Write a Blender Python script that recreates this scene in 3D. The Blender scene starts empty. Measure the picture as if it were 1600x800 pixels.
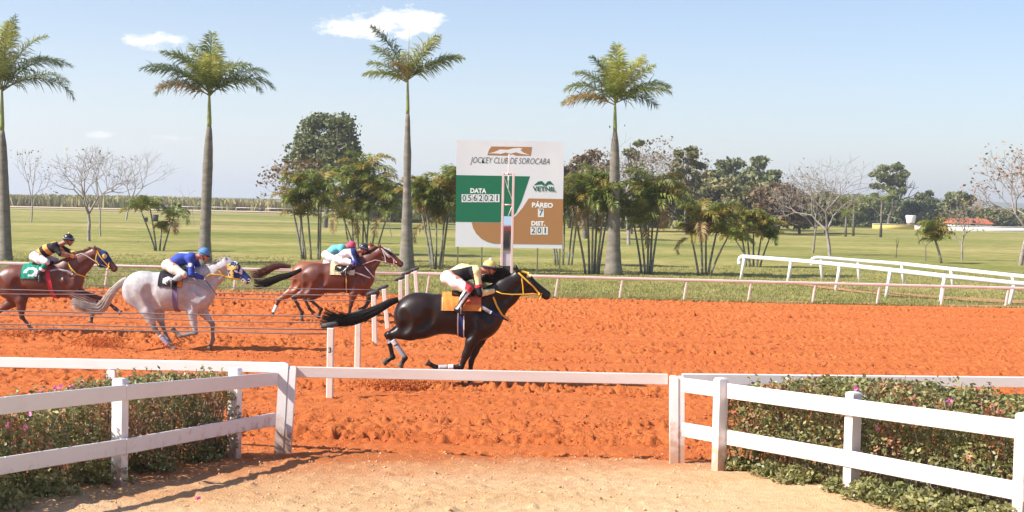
import bpy, math, random
import numpy as np
from mathutils import Vector, Matrix
R = math.radians
rng = np.random.default_rng(7)
random.seed(7)
S = bpy.context.scene
COL = S.collection

# ---------------------------------------------------------------- camera, sky, sun, exposure
FPX, CX, CY, HOR, ROLL, CAMH = 2200.0, 800.0, 400.0, 318.0, math.atan(0.021), 3.0
cam = bpy.data.cameras.new('camera'); camo = bpy.data.objects.new('camera', cam); COL.objects.link(camo)
cam.sensor_width = 36; cam.lens = 36 * FPX / 1600; cam.clip_end = 9000; cam.clip_start = 0.1
PITCH = math.atan((CY - HOR) / FPX)
RM = Matrix.Rotation(math.pi / 2 - PITCH, 4, 'X') @ Matrix.Rotation(ROLL, 4, 'Z')
camo.matrix_world = Matrix.Translation((0, 0, CAMH)) @ RM
S.camera = camo
SUN_TO = Vector((-1.12, -0.36, 1.04)).normalized()
SUN_EL = math.asin(SUN_TO.z); SUN_AZ = math.atan2(SUN_TO.x, SUN_TO.y)
w = bpy.data.worlds.new('World'); S.world = w; w.use_nodes = True
nt = w.node_tree; nt.nodes.clear()
wo = nt.nodes.new('ShaderNodeOutputWorld'); bg = nt.nodes.new('ShaderNodeBackground')
sky = nt.nodes.new('ShaderNodeTexSky'); sky.sky_type = 'NISHITA'; sky.sun_disc = False
sky.sun_elevation = SUN_EL; sky.sun_rotation = SUN_AZ
sky.altitude = 500; sky.air_density = 1.0; sky.dust_density = 1.5; sky.ozone_density = 1.3
bg.inputs['Strength'].default_value = 0.122
nt.links.new(bg.outputs[0], wo.inputs[0])
# thin fair-weather clouds live in the sky itself, placed by direction
def wn(t, **k):
    n = nt.nodes.new(t)
    for a, b in k.items(): setattr(n, a, b)
    return n
def wmath(op, a, b=None):
    n = wn('ShaderNodeMath', operation=op)
    for i, x in enumerate((a, b)):
        if x is None: continue
        if isinstance(x, (int, float)): n.inputs[i].default_value = x
        else: nt.links.new(x, n.inputs[i])
    return n.outputs[0]
tc = wn('ShaderNodeTexCoord'); sep = wn('ShaderNodeSeparateXYZ'); nt.links.new(tc.outputs['Generated'], sep.inputs[0])
az = wmath('DIVIDE', sep.outputs[0], wmath('MAXIMUM', sep.outputs[1], 0.05))
el = wmath('DIVIDE', sep.outputs[2], wmath('MAXIMUM', sep.outputs[1], 0.05))
comb = wn('ShaderNodeCombineXYZ'); nt.links.new(az, comb.inputs[0]); nt.links.new(wmath('MULTIPLY', el, 1.9), comb.inputs[1])
ns = wn('ShaderNodeTexNoise'); ns.inputs['Scale'].default_value = 55; ns.inputs['Detail'].default_value = 7; ns.inputs['Roughness'].default_value = 0.62
nt.links.new(comb.outputs[0], ns.inputs['Vector'])
front = wmath('GREATER_THAN', sep.outputs[1], 0.1)
mask = None
def dirof(u, v):
    d = RM @ Vector((u - CX, CY - v, -FPX)); return d.x / d.y, d.z / d.y
for (u, v, rx, ry, amt) in ((575, 42, 78, 20, 1.0), (635, 33, 62, 25, 1.05), (540, 37, 44, 15, .7), (240, 62, 42, 13, .85), (152, 211, 26, 6, .35), (262, 215, 30, 6, .22)):
    a0, e0 = dirof(u, v)
    dx = wmath('DIVIDE', wmath('SUBTRACT', az, a0), rx / FPX); dy = wmath('DIVIDE', wmath('SUBTRACT', el, e0), ry / FPX)
    d = wmath('SQRT', wmath('ADD', wmath('MULTIPLY', dx, dx), wmath('MULTIPLY', dy, dy)))
    m = wmath('MULTIPLY', wmath('SUBTRACT', 1.12, d), 1.0)
    m = wmath('ADD', m, wmath('MULTIPLY', wmath('SUBTRACT', ns.outputs[0], 0.52), 3.4))
    n = wn('ShaderNodeClamp'); nt.links.new(wmath('MULTIPLY', m, 1.25 * amt), n.inputs[0]); n.inputs[2].default_value = amt * .95 if amt < .95 else .95
    mm = wmath('MULTIPLY', n.outputs[0], wmath('LESS_THAN', d, 2.4))
    mask = mm if mask is None else wmath('MAXIMUM', mask, mm)
mask = wmath('MULTIPLY', mask, front)
mix = wn('ShaderNodeMix', data_type='RGBA'); nt.links.new(mask, mix.inputs[0])
tint = wn('ShaderNodeMix', data_type='RGBA', blend_type='MULTIPLY'); tint.inputs[0].default_value = 1; nt.links.new(sky.outputs[0], tint.inputs[6]); tint.inputs[7].default_value = (.80, .80, .87, 1)
hz = wmath('POWER', 2.718, wmath('MULTIPLY', wmath('MAXIMUM', el, 0.0), -11.0)); side = wmath('SUBTRACT', .46, wmath('MULTIPLY', az, .55))
pale = wn('ShaderNodeMix', data_type='RGBA'); nt.links.new(wmath('MULTIPLY', hz, side), pale.inputs[0]); nt.links.new(tint.outputs[2], pale.inputs[6]); pale.inputs[7].default_value = (5.5, 5.75, 6.1, 1); pale.clamp_factor = True
nt.links.new(pale.outputs[2], mix.inputs[6]); mix.inputs[7].default_value = (7.2, 6.9, 6.7, 1)
nt.links.new(mix.outputs[2], bg.inputs[0])
sl = bpy.data.lights.new('sun', 'SUN'); sl.energy = 4.9; sl.angle = R(0.5); sl.color = (1.0, 0.95, 0.87)
so = bpy.data.objects.new('sun', sl); COL.objects.link(so); so.rotation_euler = SUN_TO.to_track_quat('Z', 'Y').to_euler()
S.view_settings.view_transform = 'Standard'; S.view_settings.look = 'None'; S.view_settings.gamma = 1
S.view_settings.use_curve_mapping = False
S.view_settings.exposure = 0.74
S.render.engine = 'CYCLES'
try:
    S.cycles.use_denoising = True; S.cycles.max_bounces = 8; S.cycles.transparent_max_bounces = 12
    S.cycles.sample_clamp_indirect = 6
except Exception: pass

# ---------------------------------------------------------------- helpers
RM3 = np.array(RM.to_3x3())
def P(u, v, Y):
    d = RM3 @ np.array([u - CX, CY - v, -FPX]); return np.array([0, 0, CAMH]) + d * (Y / d[1])
def G(u, v, z=0.0):
    d = RM3 @ np.array([u - CX, CY - v, -FPX]); return np.array([0, 0, CAMH]) + d * ((z - CAMH) / d[2])
def XZ(u, Y):      # x on the ground under pixel column u at distance Y
    return (u - CX) / FPX * Y
def mesh_obj(name, V, F, mats, parent=None, mi=None, smooth=True):
    V = np.asarray(V, dtype=np.float32).reshape(-1, 3)
    me = bpy.data.meshes.new(name)
    if isinstance(F, np.ndarray):
        n, k = F.shape
        me.vertices.add(len(V)); me.vertices.foreach_set('co', V.ravel())
        me.loops.add(n * k); me.loops.foreach_set('vertex_index', F.astype(np.int32).ravel())
        me.polygons.add(n); me.polygons.foreach_set('loop_start', np.arange(0, n * k, k, dtype=np.int32))
        me.update(calc_edges=True)
    else:
        me.from_pydata([tuple(map(float, v)) for v in V], [], F); me.update()
    if not isinstance(mats, (list, tuple)): mats = [mats]
    for m in mats: me.materials.append(m)
    if mi is not None: me.polygons.foreach_set('material_index', np.asarray(mi, dtype=np.int32))
    if smooth: me.polygons.foreach_set('use_smooth', np.ones(len(me.polygons), dtype=bool))
    me.validate(clean_customdata=False)
    o = bpy.data.objects.new(name, me); COL.objects.link(o)
    if parent is not None: o.parent = parent
    return o
def tag(o, label=None, cat=None, group=None, kind=None):
    if label: o['label'] = label
    if cat: o['category'] = cat
    if group: o['group'] = group
    if kind: o['kind'] = kind
    return o
def thing(name, label, cat, loc=(0, 0, 0), group=None):
    o = bpy.data.objects.new(name, None); COL.objects.link(o); o.location = tuple(float(x) for x in loc)
    o.empty_display_size = .2
    return tag(o, label, cat, group)
class MB:
    def __init__(s, off=(0, 0, 0)): s.V = []; s.F = []; s.M = []; s.n = 0; s.off = np.array(off, float)
    def add(s, V, F, m=0):
        V = np.asarray(V, float).reshape(-1, 3); s.V.append(V)
        for f in F: s.F.append(tuple(int(i) + s.n for i in f)); s.M.append(m)
        s.n += len(V)
    def box(s, c, size, m=0, rot=None, bev=0.0):
        sx, sy, sz = [x / 2 for x in size]
        if bev > 0:
            b = bev; V = []
            for z, q in ((-sz, b), (-sz + b, 0), (sz - b, 0), (sz, b)):
                V += [(-sx + q, -sy + q, z), (sx - q, -sy + q, z), (sx - q, sy - q, z), (-sx + q, sy - q, z)]
            V = np.array(V); F = [(3, 2, 1, 0), (12, 13, 14, 15)]
            for l in range(3):
                for i in range(4): F.append((l * 4 + i, l * 4 + (i + 1) % 4, l * 4 + 4 + (i + 1) % 4, l * 4 + 4 + i))
        else:
            V = np.array([(x, y, z) for z in (-sz, sz) for (x, y) in ((-sx, -sy), (sx, -sy), (sx, sy), (-sx, sy))])
            F = [(3, 2, 1, 0), (4, 5, 6, 7), (0, 1, 5, 4), (1, 2, 6, 5), (2, 3, 7, 6), (3, 0, 4, 7)]
        if rot is not None: V = V @ np.array(rot).T
        s.add(V + np.array(c, float), F, m)
    def beam(s, a, b, wd, ht, m=0, up=(0, 0, 1), bev=0.0):      # bar of wd x ht from a to b
        a = np.array(a, float); b = np.array(b, float); d = b - a; L = np.linalg.norm(d); d = d / L
        up = np.array(up, float); side = np.cross(d, up); side /= np.linalg.norm(side); u2 = np.cross(side, d)
        rot = np.stack([d, side, u2], axis=1)
        s.box((a + b) / 2, (L, wd, ht), m, rot, bev)
    def tube(s, pts, rad, n=8, m=0, caps=True, flat=1.0):
        pts = np.asarray(pts, float); K = len(pts)
        rad = np.full(K, rad) if np.isscalar(rad) else np.asarray(rad, float)
        T = np.gradient(pts, axis=0); T /= (np.linalg.norm(T, axis=1)[:, None] + 1e-9)
        ref = np.array([0, 0, 1.0]) if abs(T[0][2]) < .9 else np.array([0, 1.0, 0])
        V = []
        for i in range(K):
            a = np.cross(T[i], ref); a /= np.linalg.norm(a) + 1e-9; b = np.cross(a, T[i])
            for j in range(n):
                th = 2 * math.pi * j / n
                V.append(pts[i] + rad[i] * (math.cos(th) * a + flat * math.sin(th) * b))
        F = [(i * n + j, i * n + (j + 1) % n, (i + 1) * n + (j + 1) % n, (i + 1) * n + j) for i in range(K - 1) for j in range(n)]
        if caps: F += [tuple(range(n))[::-1], tuple((K - 1) * n + j for j in range(n))]
        s.add(V, F, m)
    def sphere(s, c, r, m=0, n=12, k=8, sc=(1, 1, 1)):
        V = [(0, 0, -1)]
        for i in range(1, k):
            ph = -math.pi / 2 + math.pi * i / k
            for j in range(n): V.append((math.cos(ph) * math.cos(2 * math.pi * j / n), math.cos(ph) * math.sin(2 * math.pi * j / n), math.sin(ph)))
        V.append((0, 0, 1)); F = []
        for j in range(n): F.append((0, 1 + (j + 1) % n, 1 + j))
        for i in range(k - 2):
            for j in range(n): F.append((1 + i * n + j, 1 + i * n + (j + 1) % n, 1 + (i + 1) * n + (j + 1) % n, 1 + (i + 1) * n + j))
        e = len(V) - 1
        for j in range(n): F.append((e - n + j, e - n + (j + 1) % n, e))
        s.add(np.array(V) * r * np.array(sc) + np.array(c, float), F, m)
    def obj(s, name, mats, parent=None, smooth=True):
        V = np.concatenate(s.V) - s.off
        o = mesh_obj(name, V, s.F, mats, parent, s.M, smooth)
        return o
def auto_flat(o, ang=40):
    me = o.data
    try: me.set_sharp_from_angle(angle=R(ang))
    except Exception: pass
    return o

# ---------------------------------------------------------------- materials
def mat(name, col, rough=.6, col2=None, scale=4.0, detail=4, bump=0.0, bscale=None, spec=.4, metal=0.0, island=0.0, trans=0.0, coat=0.0, stretch=None, ramp=(.35, .65), obj=False, sheen=0.0):
    m = bpy.data.materials.new(name); m.use_nodes = True; n = m.node_tree.nodes; l = m.node_tree.links
    b = n['Principled BSDF']; b.inputs['Roughness'].default_value = rough; b.inputs['Metallic'].default_value = metal
    b.inputs['Specular IOR Level'].default_value = spec
    if coat: b.inputs['Coat Weight'].default_value = coat; b.inputs['Coat Roughness'].default_value = .25
    if sheen: b.inputs['Sheen Weight'].default_value = sheen
    t = n.new('ShaderNodeTexCoord'); src = t.outputs['Object'] if obj else None
    if src is None:
        g = n.new('ShaderNodeNewGeometry'); src = g.outputs['Position']
    if stretch:
        mp = n.new('ShaderNodeMapping'); mp.inputs['Scale'].default_value = stretch; l.new(src, mp.inputs[0]); src = mp.outputs[0]
    out = None
    if col2 is not None:
        ns = n.new('ShaderNodeTexNoise'); ns.inputs['Scale'].default_value = scale; ns.inputs['Detail'].default_value = detail; ns.inputs['Roughness'].default_value = .6
        l.new(src, ns.inputs['Vector'])
        r = n.new('ShaderNodeValToRGB'); r.color_ramp.elements[0].position = ramp[0]; r.color_ramp.elements[1].position = ramp[1]
        r.color_ramp.elements[0].color = (*col, 1); r.color_ramp.elements[1].color = (*col2, 1)
        l.new(ns.outputs[0], r.inputs[0]); out = r.outputs[0]
    if island:
        g2 = n.new('ShaderNodeNewGeometry'); h = n.new('ShaderNodeHueSaturation')
        if out is None: h.inputs['Color'].default_value = (*col, 1)
        else: l.new(out, h.inputs['Color'])
        mr = n.new('ShaderNodeMapRange'); mr.inputs[3].default_value = 1 - island; mr.inputs[4].default_value = 1 + island
        l.new(g2.outputs['Random Per Island'], mr.inputs[0]); l.new(mr.outputs[0], h.inputs['Value'])
        ml = n.new('ShaderNodeMath'); ml.operation = 'MULTIPLY'; ml.inputs[1].default_value = 7.13; l.new(g2.outputs['Random Per Island'], ml.inputs[0])
        fr = n.new('ShaderNodeMath'); fr.operation = 'FRACT'; l.new(ml.outputs[0], fr.inputs[0])
        mh = n.new('ShaderNodeMapRange'); mh.inputs[3].default_value = .5 - island * .07; mh.inputs[4].default_value = .5 + island * .05
        l.new(fr.outputs[0], mh.inputs[0]); l.new(mh.outputs[0], h.inputs['Hue']); out = h.outputs[0]
    if out is None: b.inputs['Base Color'].default_value = (*col, 1)
    else: l.new(out, b.inputs['Base Color'])
    if bump:
        nb = n.new('ShaderNodeTexNoise'); nb.inputs['Scale'].default_value = bscale or scale * 3; nb.inputs['Detail'].default_value = 5; l.new(src, nb.inputs['Vector'])
        bp = n.new('ShaderNodeBump'); bp.inputs['Strength'].default_value = min(1, bump * 10) if bump < .1 else 1; bp.inputs['Distance'].default_value = bump
        l.new(nb.outputs[0], bp.inputs['Height']); l.new(bp.outputs[0], b.inputs['Normal'])
    if trans:
        tr = n.new('ShaderNodeBsdfTranslucent'); mx = n.new('ShaderNodeMixShader'); mx.inputs[0].default_value = trans
        if out is None: tr.inputs[0].default_value = (*col, 1)
        else: l.new(out, tr.inputs[0])
        l.new(b.outputs[0], mx.inputs[1]); l.new(tr.outputs[0], mx.inputs[2]); l.new(mx.outputs[0], n['Material Output'].inputs[0])
    return m
M = {}
M['white_paint'] = mat('white_paint', (.82, .76, .73), .45, (.70, .63, .59), 2.6, 6, bump=.003, bscale=26, ramp=(.5, .85))
M['white_plastic'] = mat('white_plastic', (.82, .82, .82), .35, (.74, .72, .70), 1.8, 5)
M['pink_paint'] = mat('pink_paint', (.74, .60, .57), .5, (.66, .50, .46), 2.0, 6)
M['post_paint'] = mat('post_paint', (.78, .72, .62), .5, (.62, .38, .22), 5.0, 6, ramp=(.56, .8))
M['rubber'] = mat('rubber', (.03, .03, .035), .7, (.08, .08, .08), 9)
M['rope'] = mat('rope', (.16, .13, .13), .6, (.24, .20, .19), 3)
M['trunk_palm'] = mat('trunk_palm', (.27, .23, .185), .9, (.13, .118, .095), 2.2, 8, bump=.02, bscale=14, stretch=(1, 1, 2.6), ramp=(.3, .7))
M['crownshaft'] = mat('crownshaft', (.20, .27, .07), .45, (.30, .31, .10), 3.0, 4)
M['frond'] = mat('frond', (.13, .19, .045), .5, (.28, .30, .07), 1.6, 3, island=.35, trans=.38, spec=.5)
M['frond_dark'] = mat('frond_dark', (.08, .12, .04), .5, (.13, .165, .06), 1.4, 3, island=.3, trans=.3, spec=.5)
M['frond_young'] = mat('frond_young', (.32, .36, .06), .5, (.44, .42, .10), 1.6, 3, island=.25, trans=.4, spec=.5)
M['frond_dry'] = mat('frond_dry', (.30, .20, .08), .7, (.42, .30, .14), 2.0, 3, island=.3, trans=.25)
M['areca'] = mat('areca', (.15, .20, .045), .5, (.28, .30, .07), 1.1, 3, island=.4, trans=.35)
M['areca_gold'] = mat('areca_gold', (.26, .23, .04), .5, (.36, .27, .06), 1.1, 3, island=.3, trans=.35)
M['areca_stem'] = mat('areca_stem', (.26, .25, .20), .8, (.13, .13, .10), 2.0, 4, stretch=(1, 1, 4))
M['bark'] = mat('bark', (.20, .17, .15), .9, (.12, .10, .085), 4.0, 5, bump=.01, bscale=20)
M['bark_pale'] = mat('bark_pale', (.38, .33, .30), .9, (.22, .18, .16), 4.0, 5)
M['leaf_dark'] = mat('leaf_dark', (.14, .17, .07), .6, (.22, .23, .10), .35, 3, island=.4, trans=.2)
M['leaf_mid'] = mat('leaf_mid', (.17, .185, .065), .6, (.26, .22, .09), .35, 3, island=.4, trans=.25)
M['leaf_brown'] = mat('leaf_brown', (.16, .11, .055), .7, (.24, .17, .09), .35, 3, island=.35, trans=.2)
M['leaf_rust'] = mat('leaf_rust', (.34, .20, .13), .7, (.42, .28, .18), .5, 3, island=.3, trans=.25)
M['hedge_leaf'] = mat('hedge_leaf', (.19, .21, .07), .45, (.36, .34, .13), 3.5, 3, island=.5, trans=.3, spec=.5)
M['hedge_dry'] = mat('hedge_dry', (.40, .20, .09), .7, (.46, .28, .14), 3.0, 3, island=.4, trans=.2)
M['twig'] = mat('twig', (.22, .16, .12), .85, (.34, .28, .22), 6.0)
M['flower'] = mat('flower', (.72, .16, .40), .5, (.80, .30, .52), 20, island=.2, trans=.3)
# red soil splashed on the feet of the white posts
_m = M['white_paint']; _n = _m.node_tree.nodes; _l = _m.node_tree.links; _b = _n['Principled BSDF']; _s = _b.inputs['Base Color'].links[0].from_socket
_g = _n.new('ShaderNodeNewGeometry'); _sp = _n.new('ShaderNodeSeparateXYZ'); _l.new(_g.outputs['Position'], _sp.inputs[0])
_t = _n.new('ShaderNodeTexNoise'); _t.inputs['Scale'].default_value = 11; _t.inputs['Detail'].default_value = 6; _l.new(_g.outputs['Position'], _t.inputs['Vector'])
_a = _n.new('ShaderNodeMath'); _a.operation = 'MULTIPLY_ADD'; _l.new(_t.outputs[0], _a.inputs[0]); _a.inputs[1].default_value = -.9; _l.new(_sp.outputs[2], _a.inputs[2])
_r = _n.new('ShaderNodeMapRange'); _r.inputs[1].default_value = .05; _r.inputs[2].default_value = -.25; _r.inputs[3].default_value = 0; _r.inputs[4].default_value = .8; _l.new(_a.outputs[0], _r.inputs[0])
_x = _n.new('ShaderNodeMix'); _x.data_type = 'RGBA'; _l.new(_r.outputs[0], _x.inputs[0]); _l.new(_s, _x.inputs[6]); _x.inputs[7].default_value = (.50, .27, .15, 1); _l.new(_x.outputs[2], _b.inputs['Base Color'])
def lin(h): 
    h = h.lstrip('#'); c = [int(h[i:i + 2], 16) / 255 for i in (0, 2, 4)]
    return tuple(x / 12.92 if x < .04045 else ((x + .055) / 1.055) ** 2.4 for x in c)

# ---------------------------------------------------------------- numpy noise
def lattice(x, y, seed):
    xi = np.floor(x).astype(np.int64); yi = np.floor(y).astype(np.int64); fx = x - xi; fy = y - yi
    fx = fx * fx * (3 - 2 * fx); fy = fy * fy * (3 - 2 * fy)
    def h(a, b):
        n = (a * 374761393 + b * 668265263 + seed * 974634777) & 0xffffffff
        n = ((n ^ (n >> 13)) * 1274126177) & 0xffffffff
        return ((n ^ (n >> 16)) & 0xffff) / 65535.0
    return (h(xi, yi) * (1 - fx) + h(xi + 1, yi) * fx) * (1 - fy) + (h(xi, yi + 1) * (1 - fx) + h(xi + 1, yi + 1) * fx) * fy
def fbm(x, y, oct=4, seed=1, gain=.5):
    a = 1; s = 0; t = 0
    for o in range(oct):
        s = s + a * lattice(x, y, seed + o * 17); t += a; a *= gain; x = x * 2.03 + 5.1; y = y * 2.03 + 1.7
    return s / t
def sheet(name, xs, ys, zf, m, smooth=True):
    X, Y = np.meshgrid(xs, ys); Z = zf(X, Y)
    V = np.stack([X, Y, Z], -1).reshape(-1, 3); ny, nx = X.shape
    i = np.arange(ny - 1)[:, None] * nx + np.arange(nx - 1)[None]
    F = np.stack([i, i + 1, i + nx + 1, i + nx], -1).reshape(-1, 4)
    return mesh_obj(name, V, F, m, smooth=smooth)
# ---------------------------------------------------------------- the setting
def soil_mat(name, c1, c2, c3, edge=None):
    m = bpy.data.materials.new(name); m.use_nodes = True; n = m.node_tree.nodes; l = m.node_tree.links; b = n['Principled BSDF']
    b.inputs['Roughness'].default_value = .95; b.inputs['Specular IOR Level'].default_value = .1
    g = n.new('ShaderNodeNewGeometry')
    mp = n.new('ShaderNodeMapping'); mp.inputs['Scale'].default_value = (.35, 1, 1); l.new(g.outputs['Position'], mp.inputs[0])
    n1 = n.new('ShaderNodeTexNoise'); n1.inputs['Scale'].default_value = 1.1; n1.inputs['Detail'].default_value = 6; n1.inputs['Roughness'].default_value = .65; l.new(mp.outputs[0], n1.inputs['Vector'])
    r = n.new('ShaderNodeValToRGB'); r.color_ramp.elements[0].position = .32; r.color_ramp.elements[1].position = .7
    r.color_ramp.elements[0].color = (*c1, 1); r.color_ramp.elements[1].color = (*c2, 1); l.new(n1.outputs[0], r.inputs[0])
    n2 = n.new('ShaderNodeTexNoise'); n2.inputs['Scale'].default_value = 9; n2.inputs['Detail'].default_value = 5; n2.inputs['Roughness'].default_value = .7; l.new(g.outputs['Position'], n2.inputs['Vector'])
    r2 = n.new('ShaderNodeValToRGB'); r2.color_ramp.elements[0].position = .45; r2.color_ramp.elements[1].position = .75
    r2.color_ramp.elements[0].color = (0, 0, 0, 1); r2.color_ramp.elements[1].color = (.55, .55, .55, 1); l.new(n2.outputs[0], r2.inputs[0])
    mx = n.new('ShaderNodeMix'); mx.data_type = 'RGBA'; l.new(r2.outputs[0], mx.inputs[0]); l.new(r.outputs[0], mx.inputs[6]); mx.inputs[7].default_value = (*c3, 1)
    out = mx.outputs[2]
    if edge:      # the red soil trodden out over the pale sand near the track edge
        sp = n.new('ShaderNodeSeparateXYZ'); l.new(g.outputs['Position'], sp.inputs[0])
        n3 = n.new('ShaderNodeTexNoise'); n3.inputs['Scale'].default_value = 1.7; n3.inputs['Detail'].default_value = 6; l.new(g.outputs['Position'], n3.inputs['Vector'])
        a = n.new('ShaderNodeMath'); a.operation = 'MULTIPLY_ADD'; l.new(n3.outputs[0], a.inputs[0]); a.inputs[1].default_value = 2.2; l.new(sp.outputs[1], a.inputs[2]); ax = n.new('ShaderNodeMath'); ax.operation = 'MULTIPLY_ADD'; l.new(sp.outputs[0], ax.inputs[0]); ax.inputs[1].default_value = -.42; l.new(a.outputs[0], ax.inputs[2]); a = ax
        mr = n.new('ShaderNodeMapRange'); mr.inputs[1].default_value = edge[0]; mr.inputs[2].default_value = edge[1]; l.new(a.outputs[0], mr.inputs[0]); pw = n.new('ShaderNodeMath'); pw.operation = 'POWER'; l.new(mr.outputs[0], pw.inputs[0]); pw.inputs[1].default_value = 2.0; mr = pw
        mx2 = n.new('ShaderNodeMix'); mx2.data_type = 'RGBA'; l.new(mr.outputs[0], mx2.inputs[0]); l.new(out, mx2.inputs[6]); mx2.inputs[7].default_value = (*edge[2], 1)
        out = mx2.outputs[2]
    l.new(out, b.inputs['Base Color'])
    nb = n.new('ShaderNodeTexNoise'); nb.inputs['Scale'].default_value = 48; nb.inputs['Detail'].default_value = 5; nb.inputs['Roughness'].default_value = .7; l.new(g.outputs['Position'], nb.inputs['Vector'])
    bp = n.new('ShaderNodeBump'); bp.inputs['Strength'].default_value = 1; bp.inputs['Distance'].default_value = .04; l.new(nb.outputs[0], bp.inputs['Height']); l.new(bp.outputs[0], b.inputs['Normal'])
    return m
RED1, RED2, RED3 = (.60, .156, .043), (.68, .207, .063), (.50, .11, .031)
M['red_soil'] = soil_mat('red_soil', RED1, RED2, RED3)
M['sand'] = soil_mat('sand', (.76, .49, .25), (.88, .64, .38), (.62, .34, .16), edge=(12.9, 17.5, (.57, .18, .06)))

TRACK_Y0, TRACK_Y1 = 16.2, 44.9
def sand_z(Y): return np.interp(Y, [0, 11, 13.5, 15.2, 16.3, 16.9], [.27, .26, .20, .13, .03, -.02])
def ground_z(x, y):
    return float(sand_z(y)) if y < 16.9 else 0.0

# hoof pits, in rows along the lanes
def pit_field(X, Y, n, bands, seed, size=(.07, .16), depth=(.03, .07)):
    r = np.random.default_rng(seed); D = np.zeros_like(X)
    xs = X[0]; ys = Y[:, 0]
    for k in range(n):
        if bands is not None and r.random() < .75:
            b = bands[r.integers(len(bands))]; cy = b[0] + r.normal() * b[1]
        else: cy = r.uniform(ys[0], ys[-1])
        cx = r.uniform(-21, 21); sx = r.uniform(*size) * 1.35; sy = r.uniform(*size); dp = r.uniform(*depth)
        i0, i1 = np.searchsorted(xs, [cx - 3 * sx, cx + 3 * sx]); j0, j1 = np.searchsorted(ys, [cy - 3 * sy, cy + 3 * sy])
        if i1 <= i0 or j1 <= j0: continue
        dx = (X[j0:j1, i0:i1] - cx) / sx; dy = (Y[j0:j1, i0:i1] - cy) / sy; q = dx * dx + dy * dy
        D[j0:j1, i0:i1] += -dp * np.exp(-q) + dp * .28 * np.exp(-((dx - .6) ** 2 + (dy - 1.4) ** 2) * 1.5)
    return D
def track_z(X, Y):
    z = (fbm(X * .5, Y * 1.4, 3, 3) - .5) * .04
    z += (fbm(X * 1.2, Y * 5.5, 3, 11) - .5) * .022
    row = np.clip((fbm(X * .07, Y * 2.4, 2, 77) - .34) * 3.4, .12, 1.5)
    z += (fbm(X * 5, Y * 11, 2, 23) - .5) * .020 * row
    z += (lattice(X * 15, Y * 15, 27) - .5) * .022 * row
    z -= np.clip(.34 - lattice(X * 11, Y * 5, 29) * (1.35 - row * .5), 0, 1) * .10
    c = fbm(X * 13, Y * 13, 2, 31); z += (np.clip(c - .58, 0, 1) * .30 - np.clip(.38 - c, 0, 1) * .5) * row
    z += (fbm(X * .12, Y * 7, 2, 6) - .5) * .05 + (fbm(X * .2, Y * 15, 2, 8) - .5) * .022
    bands = [(18.2, .5), (20.0, .25), (22.3, .25), (24.6, .3), (27.0, .35), (29.6, .3), (31.2, .3), (34.5, .4), (37.5, .5), (41, .6), (19.2, .3), (43, .4)]
    z += pit_field(X, Y, 15000, bands, 5, (.028, .07), (.04, .085)) * (.15 + .75 * row) * np.clip((Y - 15) / 7, .3, 1)
    z += pit_field(X, Y, 90, [(17.7, .5), (18.6, .6)], 9, (.07, .14), (.04, .08)) * (X > -30)
    left = np.clip((2 - X) / 8, 0, 1)      # the left of the track is more cut up
    z += pit_field(X, Y, 1500, [(24.9, .22), (27.8, .3), (30.7, .3), (33.4, .4)], 15, (.10, .2), (.05, .11)) * left
    fade = np.clip((Y - TRACK_Y0) / .3, 0, 1) * np.clip((TRACK_Y1 + .1 - Y) / .5, 0, 1)
    return z * fade * .85 + .0
ys = [TRACK_Y0]
while ys[-1] < TRACK_Y1: ys.append(ys[-1] + .028 + (ys[-1] - 16) * .0012)
ys = np.array(ys); ys = TRACK_Y0 + (ys - TRACK_Y0) * (TRACK_Y1 - TRACK_Y0) / (ys[-1] - TRACK_Y0)
xin = np.arange(-19, 19, .032); far = np.array([.3, 1, 2, 4, 8, 14, 24, 40, 70])
xs = np.concatenate([-19 - far[::-1], xin, 19 + far])
tag(sheet('track', xs, ys, track_z, M['red_soil']), kind='structure')
# loose clods lying in the harrow rows
def loose(name, label, n, x0, x1, y0, y1, zf, s0, s1, m, seed, bands=None, pw=1.0):
    r = np.random.default_rng(seed); x = r.uniform(x0, x1, n); y = y0 + (y1 - y0) * r.random(n) ** pw
    if bands is not None:
        k = r.random(n) < .55; b = np.array(bands)[r.integers(0, len(bands), n)]; y = np.where(k, b[:, 0] + r.normal(0, 1, n) * b[:, 1] * .8, y)
    y = np.clip(y, y0, y1); s = s0 + (s1 - s0) * r.random(n) ** 3; z = zf(x, y) + s * .25
    base = np.array([(1, 0, 0), (-1, 0, 0), (0, 1, 0), (0, -1, 0), (0, 0, 1), (0, 0, -1)], float); tri = np.array([(0, 2, 4), (2, 1, 4), (1, 3, 4), (3, 0, 4), (2, 0, 5), (1, 2, 5), (3, 1, 5), (0, 3, 5)])
    a = r.uniform(0, 6.28, n); V = base[None] * r.uniform(.55, 1.3, (n, 6, 1)) * s[:, None, None] * np.array([1.25, 1, .75])
    ca, sa = np.cos(a)[:, None], np.sin(a)[:, None]; X_ = V[..., 0] * ca - V[..., 1] * sa; Y_ = V[..., 0] * sa + V[..., 1] * ca; V = np.stack([X_ + x[:, None], Y_ + y[:, None], V[..., 2] + z[:, None]], -1)
    F = (tri[None] + (np.arange(n) * 6)[:, None, None]).reshape(-1, 3); o = mesh_obj(name, V.reshape(-1, 3), F, m, smooth=False); tag(o, label, 'loose soil', kind='stuff')
BANDS = [(18.2, .5), (20.0, .25), (22.3, .25), (24.6, .3), (27.0, .35), (29.6, .3), (31.2, .3), (34.5, .4), (37.5, .5), (41, .6), (19.2, .3), (43, .4)]
M['red_clod'] = mat('red_clod', (.48, .13, .045), .95, (.58, .18, .062), 3, island=.12, spec=.1)
def track_lo(x, y): return (fbm(x * .5, y * 1.4, 3, 3) - .5) * .04 * .85 + (fbm(x * 1.2, y * 5.5, 3, 11) - .5) * .022 * .85
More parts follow.
